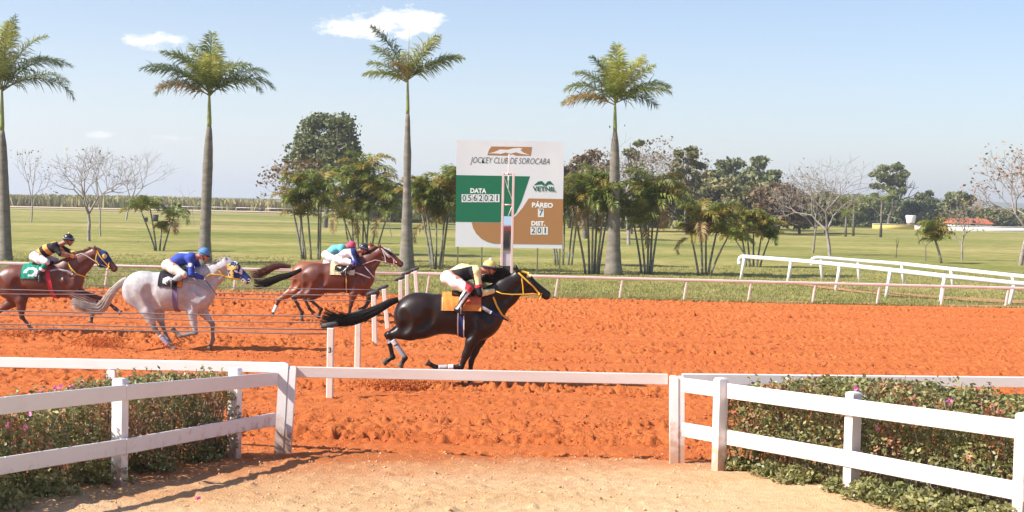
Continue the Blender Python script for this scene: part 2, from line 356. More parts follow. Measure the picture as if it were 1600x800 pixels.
loose('clods', 'small red clods strewn in rows over the whole track', 42000, -19, 19, 16.6, 44.5, track_lo, .007, .028, M['red_clod'], 91, BANDS, 1.5)
def sand_surf(X, Y):
    z = sand_z(Y)
    z = z + (fbm(X * .9, Y * 1.6, 3, 41) - .5) * .05 + (fbm(X * 3.5, Y * 4, 3, 43) - .5) * .022 + (fbm(X * 14, Y * 14, 2, 44) - .5) * .02
    c = fbm(X * 8, Y * 8, 3, 47); z = z + np.clip(c - .56, 0, 1) * .11 * np.clip((2.8 - X) / 2, .15, 1)
    z = z + pit_field(X, Y, 1500, None, 19, (.03, .085), (.02, .055)) * np.clip((2.6 - X) / 2.5, .12, 1)
    lip = np.clip((Y - 16.3) / .55, 0, 1) * (fbm(X * 1.3, X * 0 + 3, 3, 51) * .06)
    z = z + lip
    return z
def sandX(X, Y):
    return sand_surf(X, Y) - np.clip((Y - (16.5 + .32 * (fbm(X * .9, X * 0, 4, 61) - .5))) / .05, 0, 1) * .2
xs2 = np.concatenate([-7.5 - far[::-1], np.arange(-7.5, 7.5, .028), 7.5 + far])
ys2 = np.concatenate([[-12, -4, 2, 6, 9, 10.5], np.arange(11.2, 17.1, .028)])
tag(sheet('sand', xs2, ys2, sandX, M['sand']), kind='structure')

M['sand_clod'] = mat('sand_clod', (.60, .33, .17), .95, (.76, .50, .29), 3, island=.2, spec=.1)
loose('clods', 'small lumps of sand and red soil in the trodden gateway', 1500, -4.5, 2.2, 12.2, 16.9, lambda x, y: sand_surf(x[None], y[None])[0], .005, .020, M['sand_clod'], 92)
# grass field: one sheet to the horizon, dropping under track and sand
def grass_mat():
    m = bpy.data.materials.new('grass_field'); m.use_nodes = True; n = m.node_tree.nodes; l = m.node_tree.links; b = n['Principled BSDF']
    b.inputs['Roughness'].default_value = .9; b.inputs['Specular IOR Level'].default_value = .15
    g = n.new('ShaderNodeNewGeometry')
    def noise(sc, det, st=(1, 1, 1)):
        mp = n.new('ShaderNodeMapping'); mp.inputs['Scale'].default_value = st; l.new(g.outputs['Position'], mp.inputs[0])
        t = n.new('ShaderNodeTexNoise'); t.inputs['Scale'].default_value = sc; t.inputs['Detail'].default_value = det; t.inputs['Roughness'].default_value = .65; l.new(mp.outputs[0], t.inputs['Vector']); return t.outputs[0]
    def ramp(s, stops):
        r = n.new('ShaderNodeValToRGB'); e = r.color_ramp.elements
        e[0].position, e[0].color = stops[0][0], (*stops[0][1], 1); e[1].position, e[1].color = stops[-1][0], (*stops[-1][1], 1)
        for p, c in stops[1:-1]: q = e.new(p); q.color = (*c, 1)
        l.new(s, r.inputs[0]); return r.outputs[0]
    big = ramp(noise(.05, 6, (.35, 1, 1)), [(.34, (.20, .20, .045)), (.45, (.29, .265, .07)), (.55, (.40, .325, .11)), (.68, (.50, .37, .17))])
    fine = ramp(noise(1.8, 8, (.4, 1, 1)), [(.42, (0, 0, 0)), (.60, (1, 1, 1))])
    mx = n.new('ShaderNodeMix'); mx.data_type = 'RGBA'; l.new(fine, mx.inputs[0]); l.new(big, mx.inputs[6])
    dk = n.new('ShaderNodeMix'); dk.data_type = 'RGBA'; dk.blend_type = 'MULTIPLY'; dk.inputs[0].default_value = 1; l.new(big, dk.inputs[6]); dk.inputs[7].default_value = (.52, .66, .48, 1); l.new(dk.outputs[2], mx.inputs[7])
    # bare patches of red earth far out
    sp = n.new('ShaderNodeSeparateXYZ'); l.new(g.outputs['Position'], sp.inputs[0])
    pt = ramp(noise(.07, 5, (.18, .6, 1)), [(.60, (0, 0, 0)), (.70, (.8, .8, .8))])
    mr = n.new('ShaderNodeMapRange'); mr.inputs[1].default_value = 120; mr.inputs[2].default_value = 170; l.new(sp.outputs[1], mr.inputs[0])
    ml = n.new('ShaderNodeMath'); ml.operation = 'MULTIPLY'; l.new(pt, ml.inputs[0]); l.new(mr.outputs[0], ml.inputs[1])
    m3 = n.new('ShaderNodeMix'); m3.data_type = 'RGBA'; l.new(ml.outputs[0], m3.inputs[0]); l.new(mx.outputs[2], m3.inputs[6]); m3.inputs[7].default_value = (.46, .26, .14, 1)
    l.new(m3.outputs[2], b.inputs['Base Color'])
    nb = noise(4, 8); bp = n.new('ShaderNodeBump'); bp.inputs['Strength'].default_value = 1; bp.inputs['Distance'].default_value = .12; l.new(nb, bp.inputs['Height']); l.new(bp.outputs[0], b.inputs['Normal'])
    return m
M['grass_field'] = grass_mat()
M['grass_blade'] = mat('grass_blade', (.23, .245, .065), .7, (.44, .37, .15), .5, 5, island=.3, trans=.3)
gy = np.concatenate([[-400, -20, 10, 40, 44.2, 44.75], np.arange(44.9, 80, .8), np.geomspace(81, 1000, 60), [1500, 2500, 4500]])
gx = np.concatenate([-np.geomspace(60, 4000, 16)[::-1], np.arange(-58, 59, 1.5), np.geomspace(60, 4000, 16)])
def gz(X, Y):
    und = (fbm(X * .12, Y * .12, 3, 71) - .5) * .16 * np.clip((Y - 46) / 10, 0, 1) * np.clip((400 - Y) / 100, 0, 1)
    edge = (fbm(X * .8, Y * 0 + 2, 3, 73) - .5) * .05 * (Y < 46)
    return np.where(Y < 44.8, -.6, .012 + und + edge)
tag(sheet('ground', gx, gy, gz, M['grass_field']), kind='structure')
def tufts(name, n, x0, x1, y0, y1, h0, h1, m, pw=1.6, seed=3, keep=None):
    r = np.random.default_rng(seed)
    y = y0 + (y1 - y0) * r.random(n) ** pw; x = r.uniform(-1, 1, n) * (y * .40 + 1) if x0 is None else r.uniform(x0, x1, n)
    if keep is not None: k = keep(x, y); x = x[k]; y = y[k]; n = len(x)
    K = 4; x = np.repeat(x, K) + r.normal(0, .05, n * K); y = np.repeat(y, K) + r.normal(0, .05, n * K); N = n * K
    z = gz(x, np.maximum(y, 44.9)); h = r.uniform(h0, h1, N); wd = h * .10 + .006 ; a = r.uniform(0, 6.28, N); lx = r.normal(0, .45, N) * h; ly = r.normal(0, .45, N) * h
    B = np.stack([x, y, z - .01], -1); d = np.stack([np.cos(a) * wd, np.sin(a) * wd, a * 0], -1)
    T = B + np.stack([lx, ly, h], -1)
    V = np.stack([B - d, B + d, T], 1).reshape(-1, 3); F = np.arange(N * 3).reshape(-1, 3)
    o = mesh_obj(name, V, F, m, smooth=False); return o
g1 = tufts('grass', 34000, None, None, 44.85, 72, .04, .11, M['grass_blade'], 1.9)
tag(g1, 'short dry green grass covering the infield beyond the track rail', 'grass', kind='stuff')
# dirt path leading between the two curved rails on the right
M['path_soil'] = soil_mat('path_soil', (.52, .28, .14), (.60, .34, .17), (.42, .22, .10))
def strip(name, pts, wds, m, dz=.05):
    V = []; pts = np.array(pts, float)
    T = np.gradient(pts, axis=0); T /= np.linalg.norm(T, axis=1)[:, None]
    for p, t, wd in zip(pts, T, wds):
        for k in (-1, -.33, .33, 1):
            q = p + np.array([-t[1], t[0]]) * wd * k; V.append((q[0], q[1], float(gz(np.array([[q[0]]]), np.array([[q[1]]]))[0, 0]) + dz))
    F = [(i * 4 + j, i * 4 + j + 1, i * 4 + j + 5, i * 4 + j + 4) for i in range(len(pts) - 1) for j in range(3)]
    return mesh_obj(name, V, F, m)
tag(strip('path', [(11.5, 56), (12.6, 52.8), (14.2, 49.8), (16.5, 47.8), (20, 47.0), (26, 47)], [.3, .6, .9, 1.0, 1.1, 1.2], M['path_soil'], .03), kind='structure')
M['far_soil'] = mat('far_soil', (.55, .36, .24), .95, (.62, .46, .34), .05, 3)
tag(strip('dirt_road', [(-420, 300), (-160, 298), (-40, 300), (20, 310)], [9, 9, 8, 5], M['far_soil'], .12), kind='structure')
tag(strip('dirt_road', [(-420, 262), (-160, 258), (-60, 262), (-20, 268)], [2.2, 2.2, 2, 1.5], M['far_soil'], .12), kind='structure')
# cane field beyond the far road: thin upright leaves in a raised band
def cane(name, x0, x1, y0, y1, h, n, seed, m):
    r = np.random.default_rng(seed); x = r.uniform(x0, x1, n); y = y0 + (y1 - y0) * r.random(n) ** 1.5
    hh = h * (.72 + .5 * fbm(x * .05, y * .05, 3, seed)) * r.uniform(.8, 1.1, n); wd = r.uniform(.12, .34, n); a = r.uniform(0, 3.14, n)
    B = np.stack([x, y, x * 0 - .05], -1); d = np.stack([np.cos(a) * wd, np.sin(a) * wd, a * 0], -1); u = np.stack([r.normal(0, .5, n), r.normal(0, .5, n), hh], -1)
    V = np.stack([B - d, B + d, B + d * 1.3 + u * .85, B + u, B - d * 1.3 + u * .8], 1).reshape(-1, 3)
    return mesh_obj(name, V, np.arange(n * 5).reshape(-1, 5), m, smooth=False)
M['cane'] = mat('cane', (.24, .25, .08), .8, (.44, .36, .16), .06, 5, island=.3, trans=.2)
tag(cane('cane_field', -420, 60, 330, 400, 2.7, 34000, 5, M['cane']), 'band of tall olive green cane on the horizon beyond the far road', 'cane field', kind='stuff')
M['scrub'] = mat('scrub', (.16, .14, .05), .85, (.30, .19, .10), .08, 5, island=.3, trans=.2)
tag(cane('scrub', 30, 100, 315, 380, 5.0, 6000, 8, M['scrub']), 'rough brown green scrub slope behind the far white rail', 'scrub', kind='stuff')
tag(strip('verge', [(-60, 44.75), (-30, 44.78), (0, 44.75), (14, 44.8), (22, 44.85), (60, 44.8)], [.1, .12, .14, .28, .34, .3], M['path_soil'], .055), kind='structure')
# warm air: far things fade
def haze():
    m = bpy.data.materials.new('haze'); m.use_nodes = True; n = m.node_tree.nodes; l = m.node_tree.links; n.remove(n['Principled BSDF'])
    v = n.new('ShaderNodeVolumePrincipled'); v.inputs['Color'].default_value = (.90, .94, 1.0, 1); v.inputs['Density'].default_value = .0004; v.inputs['Anisotropy'].default_value = .2
    l.new(v.outputs[0], n['Material Output'].inputs['Volume']); mb = MB(); mb.box((0, 2000, 23), (10000, 5200, 50)); o = mb.obj('haze', m, None, smooth=False); tag(o, kind='stuff')
    tag(o, 'pale warm air over the whole racecourse, thickening toward the horizon', 'haze')
haze()
# low far hills
hx = np.linspace(-600, 1500, 90)
def hill(X, Y):
    return 0 + 40 * fbm(X * .004 + 3, Y * 0 + .3, 3, 81) * np.clip((Y - 1900) / 250, 0, 1) * np.clip((2700 - Y) / 300, 0, 1) * np.clip((X + 200) / 500, .15, 1) - 1.2
M['hills'] = mat('hills', (.10, .13, .08), .9, (.16, .17, .10), .01, 4)
tag(sheet('hills', hx, np.linspace(1900, 2700, 10), hill, M['hills']), kind='structure')
# ---------------------------------------------------------------- near fences, gate and rails
def gz1(x, y): return float(gz(np.array([[x]]), np.array([[y]]))[0, 0])
def board(name, a, b, ht, th, parent, m, side=0.0, bev=.006):
    """plank from a to b (centre line), ht tall, th thick, shifted sideways"""
    mb = MB(parent.location); a = np.array(a, float); b = np.array(b, float)
    d = (b - a) / np.linalg.norm(b - a); s = np.array([d[1], -d[0], 0]); s /= np.linalg.norm(s)
    # slight sag and subdivision so the paint catches the light unevenly
    mb.beam(a + s * side, b + s * side, th, ht, bev=bev); return auto_flat(mb.obj(name, m, parent))
def post(name, x, y, z0, z1, wd, parent, m, lean=(0, 0), dp=None, yaw=0.0, cap=True):
    mb = MB(parent.location); dp = dp or wd
    c, s = math.cos(yaw), math.sin(yaw); rot = np.array([[c, -s, 0], [s, c, 0], [0, 0, 1]])
    z0 -= .12; hw, hd, b = wd / 2, dp / 2, min(wd, dp) * .12
    V = []; 
    for z, q in ((z0, 0), (z1 - .025, 0), (z1 - .008, b * .6), (z1, b * 1.6)):
        f = (z - z0) / (z1 - z0)
        for (sx, sy) in ((-1, -1), (1, -1), (1, 1), (-1, 1)):
            v = rot @ np.array([sx * (hw - q), sy * (hd - q), 0]); V.append((x + v[0] + lean[0] * f, y + v[1] + lean[1] * f, z))
    F = [(12, 13, 14, 15)] + [(l * 4 + i, l * 4 + (i + 1) % 4, l * 4 + 4 + (i + 1) % 4, l * 4 + 4 + i) for l in range(3) for i in range(4)]
    mb.add(V, F); return auto_flat(mb.obj(name, m, parent))
WP = M['white_paint']
# left paddock fence
lf = thing('paddock_fence', 'white two-board wooden fence on the left, its shaded side facing the sandy gateway', 'fence', (-3.3, 14.5, 0))
yawL = math.atan2(1.0, 2.8)
L0, L1, L2 = (436, 16.28), (190, 13.5), (0, 12.1)
def rl(u, v0, v1, Y): return P(u, (v0 + v1) / 2, Y)
tl = [rl(428, 583, 600, 16.26), rl(190, 600, 625.5, 13.5), rl(0, 618, 648, 12.1)]
bl = [rl(424, 646, 663, 16.2), rl(190, 684.5, 709, 13.5), rl(0, 711, 742, 12.1)]
for a in (tl, bl): a.append(a[2] + (a[2] - a[1]) * 1.3)
for a in (tl, bl):
    hts = .15
    for i in range(3): board('rail', a[i] + (a[i + 1] - a[i]) * .0, a[i + 1], hts, .03, lf, WP, side=-.045)
for (u, Y, vt) in ((372, 15.6, 575), (193, 13.55, 591)):
    p = P(u, vt, Y); post('post', p[0] - .03, p[1], ground_z(0, Y), p[2], .115, lf, WP, dp=.11, yaw=-yawL)
p = tl[3]; post('post', p[0] - .04, p[1], .2, 1.2, .115, lf, WP, yaw=-yawL)
# right paddock fence
rf = thing('paddock_fence', 'brightly sunlit white two-board fence on the right with the hedge pushing under it', 'fence', (3.3, 14.5, 0))
tr_ = [rl(1072, 591.5, 611, 16.2), rl(1327, 621, 649, 13.9), rl(1600, 654.5, 687, 12.15)]
br_ = [rl(1072, 661.5, 680, 16.2), rl(1327, 703, 728, 13.9), rl(1600, 749, 786, 12.15)]
for a in (tr_, br_):
    a.append(a[2] + (a[2] - a[1]) * .9)
    for i in range(3): board('rail', a[i], a[i + 1], .165, .03, rf, WP, side=.045)
for (u, Y, vt, vb) in ((1124, 15.5, 590, 725), (1331, 13.9, 612, 766), (1598, 12.15, 645, 830)):
    p = P(u, vt, Y); post('post', p[0] + .02, p[1], ground_z(0, Y), p[2], .12, rf, WP, dp=.11, yaw=math.atan2(1.1, 1.9))
# track-side rails: left run, the pale bar across the gateway, right run
tr1 = thing('track_rail', 'white top rail of the track fence behind the left hedge', 'rail fence', (-5.5, 16.9, 0))
a = P(-420, 557, 16.95); b = P(447, 574.5, 16.42); a = P(0, 566, 16.95) + (P(0, 566, 16.95) - b) * .6
board('rail', a, b, .118, .075, tr1, WP)
for u in (178, -100, -380):
    t = (447 - u) / 447; p = b + (P(0, 566, 16.95) - b) * t
    post('post', p[0], p[1] + .0, 0, p[2] - .062, .10, tr1, WP)
gp = thing('gate_post', 'white wooden post at the left end of the gateway bar, two planks side by side', 'post', (-2.66, 16.3, 0))
p = P(440, 568, 16.28); q = P(431, 714, 16.28); post('plank', q[0] + .03, 16.28, .03, p[2], .105, gp, WP, lean=(.055, 0), dp=.10)
p = P(453, 571, 16.28); q = P(442, 714, 16.28); post('plank', q[0] + .042, 16.285, .03, p[2] - .01, .085, gp, WP, lean=(.06, 0), dp=.10)
gp2 = thing('gate_post', 'white wooden post at the right end of the gateway bar with a vertical crack', 'post', (1.9, 16.3, 0))
p = P(1053, 587, 16.28); q = P(1058, 719, 16.28)
post('plank', q[0] - .035, 16.28, .03, p[2], .095, gp2, WP, lean=(-.03, 0), dp=.10); post('plank', q[0] + .048, 16.283, .03, p[2] - .004, .075, gp2, WP, lean=(-.03, 0), dp=.09)
gb = thing('gateway_bar', 'pale pinkish wooden bar spanning the gateway between the two gate posts', 'bar', (-.4, 16.35, 0))
M['bar_paint'] = mat('bar_paint', (.76, .64, .60), .5, (.66, .52, .47), 1.2, 7, stretch=(1, 1, 5), ramp=(.35, .8), bump=.002, bscale=30)
board('plank', P(459, 581, 16.33), P(1043, 592.5, 16.33), .125, .045, gb, M['bar_paint'])
tr2 = thing('track_rail', 'white top rail of the track fence behind the right hedge', 'rail fence', (5.5, 16.6, 0))
a = P(1066, 592, 16.38); b = P(1600, 597, 16.9); b2 = b + (b - a) * .7
board('rail', a, b2, .125, .06, tr2, WP)
for u in (1344, 1620, 1900):
    q = a + (b - a) * ((u - 1066) / 534); post('post', q[0], q[1], 0, q[2] - .065, .10, tr2, WP)

# ---------------------------------------------------------------- far rail along the infield edge
fr = thing('track_rail', 'long pinkish white rail on short slanted posts at the far edge of the track', 'rail fence', (0, 45, 0))
YF = 45.0; mb = MB(fr.location)
a = P(0, 411, YF); b = P(1600, 450.5, YF); ext = (b - a) / 1600
n = 12; pts = [a + ext * u for u in np.linspace(-500, 2100, n + 1)]
for i in range(n):
    mbi = MB(fr.location); mbi.beam(pts[i], pts[i + 1], .10, .085, bev=.02); auto_flat(mbi.obj('rail', M['pink_paint'], fr))
for k in range(-11, 13):
    u = 872 + 100.5 * k; q = a + ext * u; mbi = MB(fr.location)
    mbi.beam((q[0] - .10, YF - .02, -.1), (q[0], YF, q[2] - .04), .075, .06, up=(1, 0, 0), bev=.012); auto_flat(mbi.obj('post', M['pink_paint'], fr))
# curved white racing rails on the grass
def curved_rail(label, posts, lean, start_loop):
    t = thing('racing_rail', label, 'racing rail', (posts[0][0], posts[0][1], 0))
    tops = []
    for (x, y, h) in posts:
        z0 = gz1(x, y) if y > 45 else 0
        mbp = MB(t.location); mbp.tube([(x - lean, y, z0 - .08), (x - lean * .3, y, z0 + h * .6), (x, y, z0 + h - .05)], .065, 10); mbp.obj('post', M['white_plastic'], t)
        tops.append(np.array([x, y, z0 + h]))
    P0 = tops[0]; d = tops[0] - tops[1]; d /= np.linalg.norm(d)
    pre = [P0 + d * .34 + (0, 0, -.34), P0 + d * .38 + (0, 0, -.2), P0 + d * .32 + (0, 0, -.07), P0 + d * .18 + (0, 0, -.01)] if start_loop else []
    path = pre + tops
    fine = []
    for i in range(len(path) - 1):
        for k in range(4): fine.append(path[i] + (path[i + 1] - path[i]) * k / 4)
    fine.append(path[-1]); mbr = MB(t.location); mbr.tube(fine, .085, 12); mbr.obj('rail', M['white_plastic'], t)
    return t
def pp(u, v, vb, Y):
    p = P(u, v, Y); return (p[0], Y, p[2] - (gz1(p[0], Y) if Y > 45 else 0))
curved_rail('nearer of the two bent-ended white tubular rails curving over the grass on the right',
            [pp(1163, 401, 0, 59), pp(1236, 406.5, 0, 56), pp(1312, 413.5, 0, 52.2), pp(1391, 422, 0, 48.8), pp(1476, 431.5, 0, 47.0), pp(1584, 442.5, 0, 46.2), pp(1700, 452, 0, 45.9), pp(1830, 460, 0, 45.8)], .13, True)
curved_rail('farther of the two bent-ended white tubular rails curving over the grass on the right',
            [pp(1282, 403, 0, 60), pp(1340, 407.5, 0, 59.8), pp(1409, 412.5, 0, 59), pp(1486, 420.5, 0, 57), pp(1582, 430.5, 0, 54.5), pp(1700, 442, 0, 52), pp(1830, 455, 0, 50)], -.12, True)
# far white rail across the back of the field
fb = thing('track_rail', 'thin white rail far off at the back of the field on the right', 'rail fence', (60, 300, 0))
for i in range(12):
    mbi = MB(fb.location); mbi.beam((30 + i * 6, 300, 1.05), (36 + i * 6, 300, 1.05), .25, .28); mbi.obj('rail', M['white_plastic'], fb)
for i in range(25):
    mbi = MB(fb.location); mbi.beam((30 + i * 3, 300, -.1), (30 + i * 3, 300, 1.0), .18, .18, up=(0, 1, 0)); mbi.obj('post', M['white_plastic'], fb)
fb2 = thing('track_rail', 'thin white rail far off at the back of the field on the left', 'rail fence', (-60, 285, 0))
for i in range(14):
    mbi = MB(fb2.location); mbi.beam((-74 + i * 6, 285, 1.0), (-68 + i * 6, 285, 1.0), .12, .13); mbi.obj('rail', M['pink_paint'], fb2)
for i in range(15):
    mbi = MB(fb2.location); mbi.beam((-74 + i * 6, 285, -.1), (-74 + i * 6, 285, .95), .1, .1, up=(0, 1, 0)); mbi.obj('post', M['pink_paint'], fb2)

# ---------------------------------------------------------------- lane posts with padded caps, and their lane ropes
lane = [(517, 21.3, 510, 'nearest white lane post, dark padded cap on top and the numeral 3 on it', 2, (0.0)),
        (560, 23.9, 491, 'white lane post second from the front, its cap behind the tail of the black horse', 1, 0),
        (584, 29.0, 459, 'white lane post behind the rump of the black horse, third from the front', 1, -.05),
        (600, 33.0, 450, 'white lane post with a tilted cap, fourth from the front', 1, -.12),
        (626, 35.2, 436, 'white lane post under the nose of the front chestnut horse, fifth from the front', 1, -.03),
        (636, 37.7, 428, 'white lane post sixth from the front, small dark cap', 1, -.03),
        (649, 40.2, 422, 'white lane post standing just before the far rail', 1, -.1)]
for i, (u, Y, vt, lab, nr, ln) in enumerate(lane):
    top = P(u, vt, Y); t = thing('lane_post', lab, 'post', (top[0], Y, 0), 'posts dividing the lanes')
    mb = MB(t.location); mb.beam((top[0] - ln, Y, -.15), (top[0], Y, top[2] - .02), .10, .09, up=(0, 1, 0), bev=.012); auto_flat(mb.obj('shaft', M['post_paint'], t))
    mb = MB(t.location); c = np.array([top[0] - .02, Y, top[2] + .01])
    tilt = (-.05 if i else -.03)
    mb.tube([c + (-.125, 0, tilt), c + (-.10, 0, tilt * .6 + .008), c + (0, 0, .008), c + (.10, 0, -tilt * .9), c + (.125, 0, -tilt)], [.018, .040, .048, .040, .02], 10); mb.obj('cap', M['rubber'], t)
    rp = thing('lane_rope', ['pair of thin dark lane ropes', 'thin dark lane rope'][nr == 1] + ' running left from the ' + ['nearest', 'second', 'third', 'fourth', 'fifth', 'sixth', 'farthest'][i] + ' lane post', 'rope', (top[0], Y, top[2]), 'ropes strung along the lanes')
    for k in range(nr if i else 2):
        mb = MB(rp.location); zz = top[2] - .05 - k * .065; xs_ = np.linspace(top[0] - .05, -26, 40)
        pts = [(x, Y + .0, zz - .03 * math.sin(math.pi * j / 39) - .004 * math.sin(j * 1.7 + i)) for j, x in enumerate(xs_)]
        mb.tube(pts, .011, 6); mb.obj('rope', M['rope'], rp)
    if i in (1, 2):
        mb = MB(rp.location); mb.tube([(x, Y, top[2] - .15 - .02 * math.sin(x)) for x in np.linspace(top[0] - .05, -26, 30)], .010, 6); mb.obj('rope', M['rope'], rp)
    if i == 0: N3 = (t, top, Y)

# ---------------------------------------------------------------- lettering
def text(name, s, size, loc, m, parent, shear=0.0, width=None, bold=.0, align='CENTER', depth=.001, yoff=0):
    cu = bpy.data.curves.new(name, 'FONT'); cu.body = s; cu.size = size; cu.align_x = align; cu.align_y = 'CENTER'; cu.shear = shear; cu.offset = bold; cu.extrude = depth; cu.resolution_u = 3
    o = bpy.data.objects.new(name + '_tmp', cu); COL.objects.link(o); bpy.context.view_layer.update()
    dg = bpy.context.evaluated_depsgraph_get(); me = bpy.data.meshes.new_from_object(o.evaluated_get(dg)); bpy.data.objects.remove(o)
    me.materials.clear(); me.materials.append(m); me.name = name
    V = np.array([v.co[:] for v in me.vertices]); w0 = V[:, 0].max() - V[:, 0].min()
    if width: V[:, 0] *= width / w0
    V = np.stack([V[:, 0], -V[:, 2], V[:, 1]], -1)
    me.vertices.foreach_set('co', V.astype(np.float32).ravel()); me.update()
    o = bpy.data.objects.new(name, me); COL.objects.link(o); o.parent = parent
    o.location = Vector([float(x) for x in loc]) - parent.location; return o
M['ink'] = mat('ink', (.03, .03, .05), .6)
M['ink_navy'] = mat('ink_navy', (.03, .06, .16), .6)
t, top, Y = N3
text('numeral', '3', .11, (top[0], Y - .062, top[2] - .36), M['ink'], t, bold=.004)
# ---------------------------------------------------------------- race board
BY = 60.5
bd = thing('race_board', 'large printed race board with club name, date panel and race number above the far rail', 'board', (P(795, 430, BY)[0], BY, 0))
M['banner'] = mat('banner', (.74, .73, .75), .5, (.69, .68, .71), .5, 3, bump=.02, bscale=1.2)
M['green_print'] = mat('green_print', lin('#0c6a49'), .5, bump=.02, bscale=1.2)
M['brown_print'] = mat('brown_print', lin('#a9784a'), .5, bump=.02, bscale=1.2)
M['white_print'] = mat('white_print', (.85, .85, .83), .5)
M['logo_green'] = mat('logo_green', lin('#14634a'), .5)
M['dark_print'] = mat('dark_print', lin('#3c4a48'), .5)
M['steel'] = mat('steel', (.45, .45, .46), .4, metal=.6)
def flat(name, pxs, m, parent, Yf, th=.004):       # flat printed panel from pixel outline at the board's plane
    pts = [P(u, v, Yf) for u, v in pxs]; mb = MB(parent.location); n = len(pts)
    V = [p for p in pts] + [p + np.array([0, th, 0]) for p in pts]
    F = [tuple(range(n)), tuple(range(2 * n - 1, n - 1, -1))] + [(i, i + n, (i + 1) % n + n, (i + 1) % n) for i in range(n)]
    mb.add(V, F); return mb.obj(name, m, parent, smooth=False)
def prj(u, v):    # tilt of board: corners (713,218) (881,222) (878,388) (711,385)
    return u, v
flat('panel', [(713.5, 218.5), (881.5, 222), (878.5, 388.5), (711.5, 385.5)], M['banner'], bd, BY, .06)
flat('green_field', [(712.8, 273.5), (828, 275.5), (815, 314), (806, 333), (795, 342), (780, 347.5), (711.9, 346.5)], M['green_print'], bd, BY - .006, .004)
flat('brown_field', [(826, 310), (880, 311), (878.9, 381.8), (783, 380.5), (772, 380.3), (762, 378), (752, 373), (744, 365), (739, 356), (737, 347.4), (779, 348), (792, 346), (806, 337), (817, 324)], M['brown_print'], bd, BY - .012, .004)
flat('club_emblem', [(768, 228.8), (831, 229.6), (829, 243), (806, 243), (800, 240.5), (792, 243), (761.5, 242.2), (764, 234)], M['brown_print'], bd, BY - .008)
flat('running_horse_mark', [(763, 240), (775, 236.5), (781, 233.5), (794, 234), (802, 231.8), (812, 231), (817, 232.5), (813, 234.5), (818, 238.5), (828, 242.4), (815, 240.6), (806, 238), (798, 240.4), (790, 238.4), (783, 240.5), (772, 239.6)], M['banner'], bd, BY - .014)
def bt(name, s, u, v, hpx, wpx, m, shear=0, bold=.0, Yo=-.0165):
    s_ = FPX / BY; text(name, s, hpx / s_ / .70, P(u, v, BY + Yo), m, bd, shear, wpx / s_, bold)
bt('club_name', 'JOCKEY CLUB DE SOROCABA', 797, 251.5, 9.5, 124, M['dark_print'], .28, -.004, -.009)
bt('date_heading', 'DATA', 747, 298.5, 7, 25, M['white_print'], 0, .012)
bt('sponsor_name', 'VETNIL', 850.5, 295.5, 7, 36, M['logo_green'], 0, .008)
for pts in ([(834, 289.5), (841, 283.5), (847, 282.8), (851, 287), (850, 291), (846.5, 288.2), (841, 288.5)], [(850.5, 289.3), (856, 283.2), (860, 282.8), (866, 289.8), (861.5, 288.2), (857, 288), (853, 291)]):
    flat('sponsor_mark', pts, M['logo_green'], bd, BY - .008)
bt('race_heading', 'PÁREO', 847.5, 321, 7, 33, M['white_print'], 0, .012)
bt('distance_heading', 'DIST.', 841, 349.5, 6.5, 22, M['white_print'], 0, .012)
M['card'] = mat('card', (.74, .75, .70), .5)
for i, ch in enumerate('0562021'):
    u = 725.3 + i * 8.55; flat('digit_card', [(u - 4, 303.5), (u + 4, 303.6), (u + 4, 316), (u - 4, 315.9)], M['card'], bd, BY - .018, .004); bt('digit', ch, u, 309.8, 9.5, 5.4 if ch != '1' else 1.9, M['ink_navy'], 0, .003, -.022)
for i, ch in enumerate('201'):
    u = 833.2 + i * 9.3; flat('digit_card', [(u - 4.2, 354.3), (u + 4.2, 354.4), (u + 4.2, 366.6), (u - 4.2, 366.5)], M['card'], bd, BY - .018, .004); bt('digit', ch, u, 360.4, 9, 5.6 if ch != '1' else 2.0, M['ink_navy'], 0, .003, -.022)
flat('digit_card', [(840.6, 326), (849.8, 326.2), (849.8, 339.4), (840.6, 339.2)], M['card'], bd, BY - .018, .004); bt('digit', '7', 845.2, 332.6, 9.5, 6, M['ink_navy'], 0, .003, -.022)
for u in (715.5, 753, 840, 875):
    p = P(u, 386, BY + .1); mb = MB(bd.location); mb.beam((p[0], BY + .1, -.1), (p[0], BY + .1, p[2] + 3.9), .06, .06, up=(0, 1, 0)); mb.obj('leg', M['steel'], bd)
for v in (222, 300, 382):
    a = P(714, v + 1, BY + .09); b = P(879, v + 4, BY + .09); mb = MB(bd.location); mb.beam(a, b, .05, .05); mb.obj('crossbar', M['steel'], bd)

# ---------------------------------------------------------------- finish post with tall mirror
FY = 46.2
fp = thing('finish_post', 'tall white finish post frame with a long mirror, standing in front of the race board', 'finish post', (P(793, 450, FY)[0], FY, 0))
wpm = M['pink_paint']
def fbeam(name, a, b, w1, w2, m=wpm): mb = MB(fp.location); mb.beam(a, b, w1, w2, up=(0, 1, 0), bev=.006); return auto_flat(mb.obj(name, m, fp))
xl, xr = P(785.3, 330, FY)[0], P(801.3, 330, FY)[0]; zt = P(793, 270, FY)[2]
fbeam('upright', (xl, FY, -.1), (xl, FY, zt), .075, .075); fbeam('upright', (xr, FY, -.1), (xr, FY, zt), .075, .075)
xm = (xl + xr) / 2
fbeam('spike', (xm, FY, zt - .25), (xm + .01, FY, P(796, 241, FY)[2]), .05, .05, M['white_plastic'])
for z in (zt - .04, P(793, 320, FY)[2]): 
    mb = MB(fp.location); mb.beam((xl + .04, FY, z), (xr - .04, FY, z), .05, .05, up=(0, 0, 1)); mb.obj('crossbar', wpm, fp)
def rod(a, b): mb = MB(fp.location); mb.tube([a, b], .011, 6); mb.obj('brace', M['white_plastic'], fp)
rod(P(788, 278, FY), P(800, 312, FY)); rod(P(800, 322, FY), P(794, 338, FY)); rod(P(794, 272, FY), P(794.5, 300, FY))
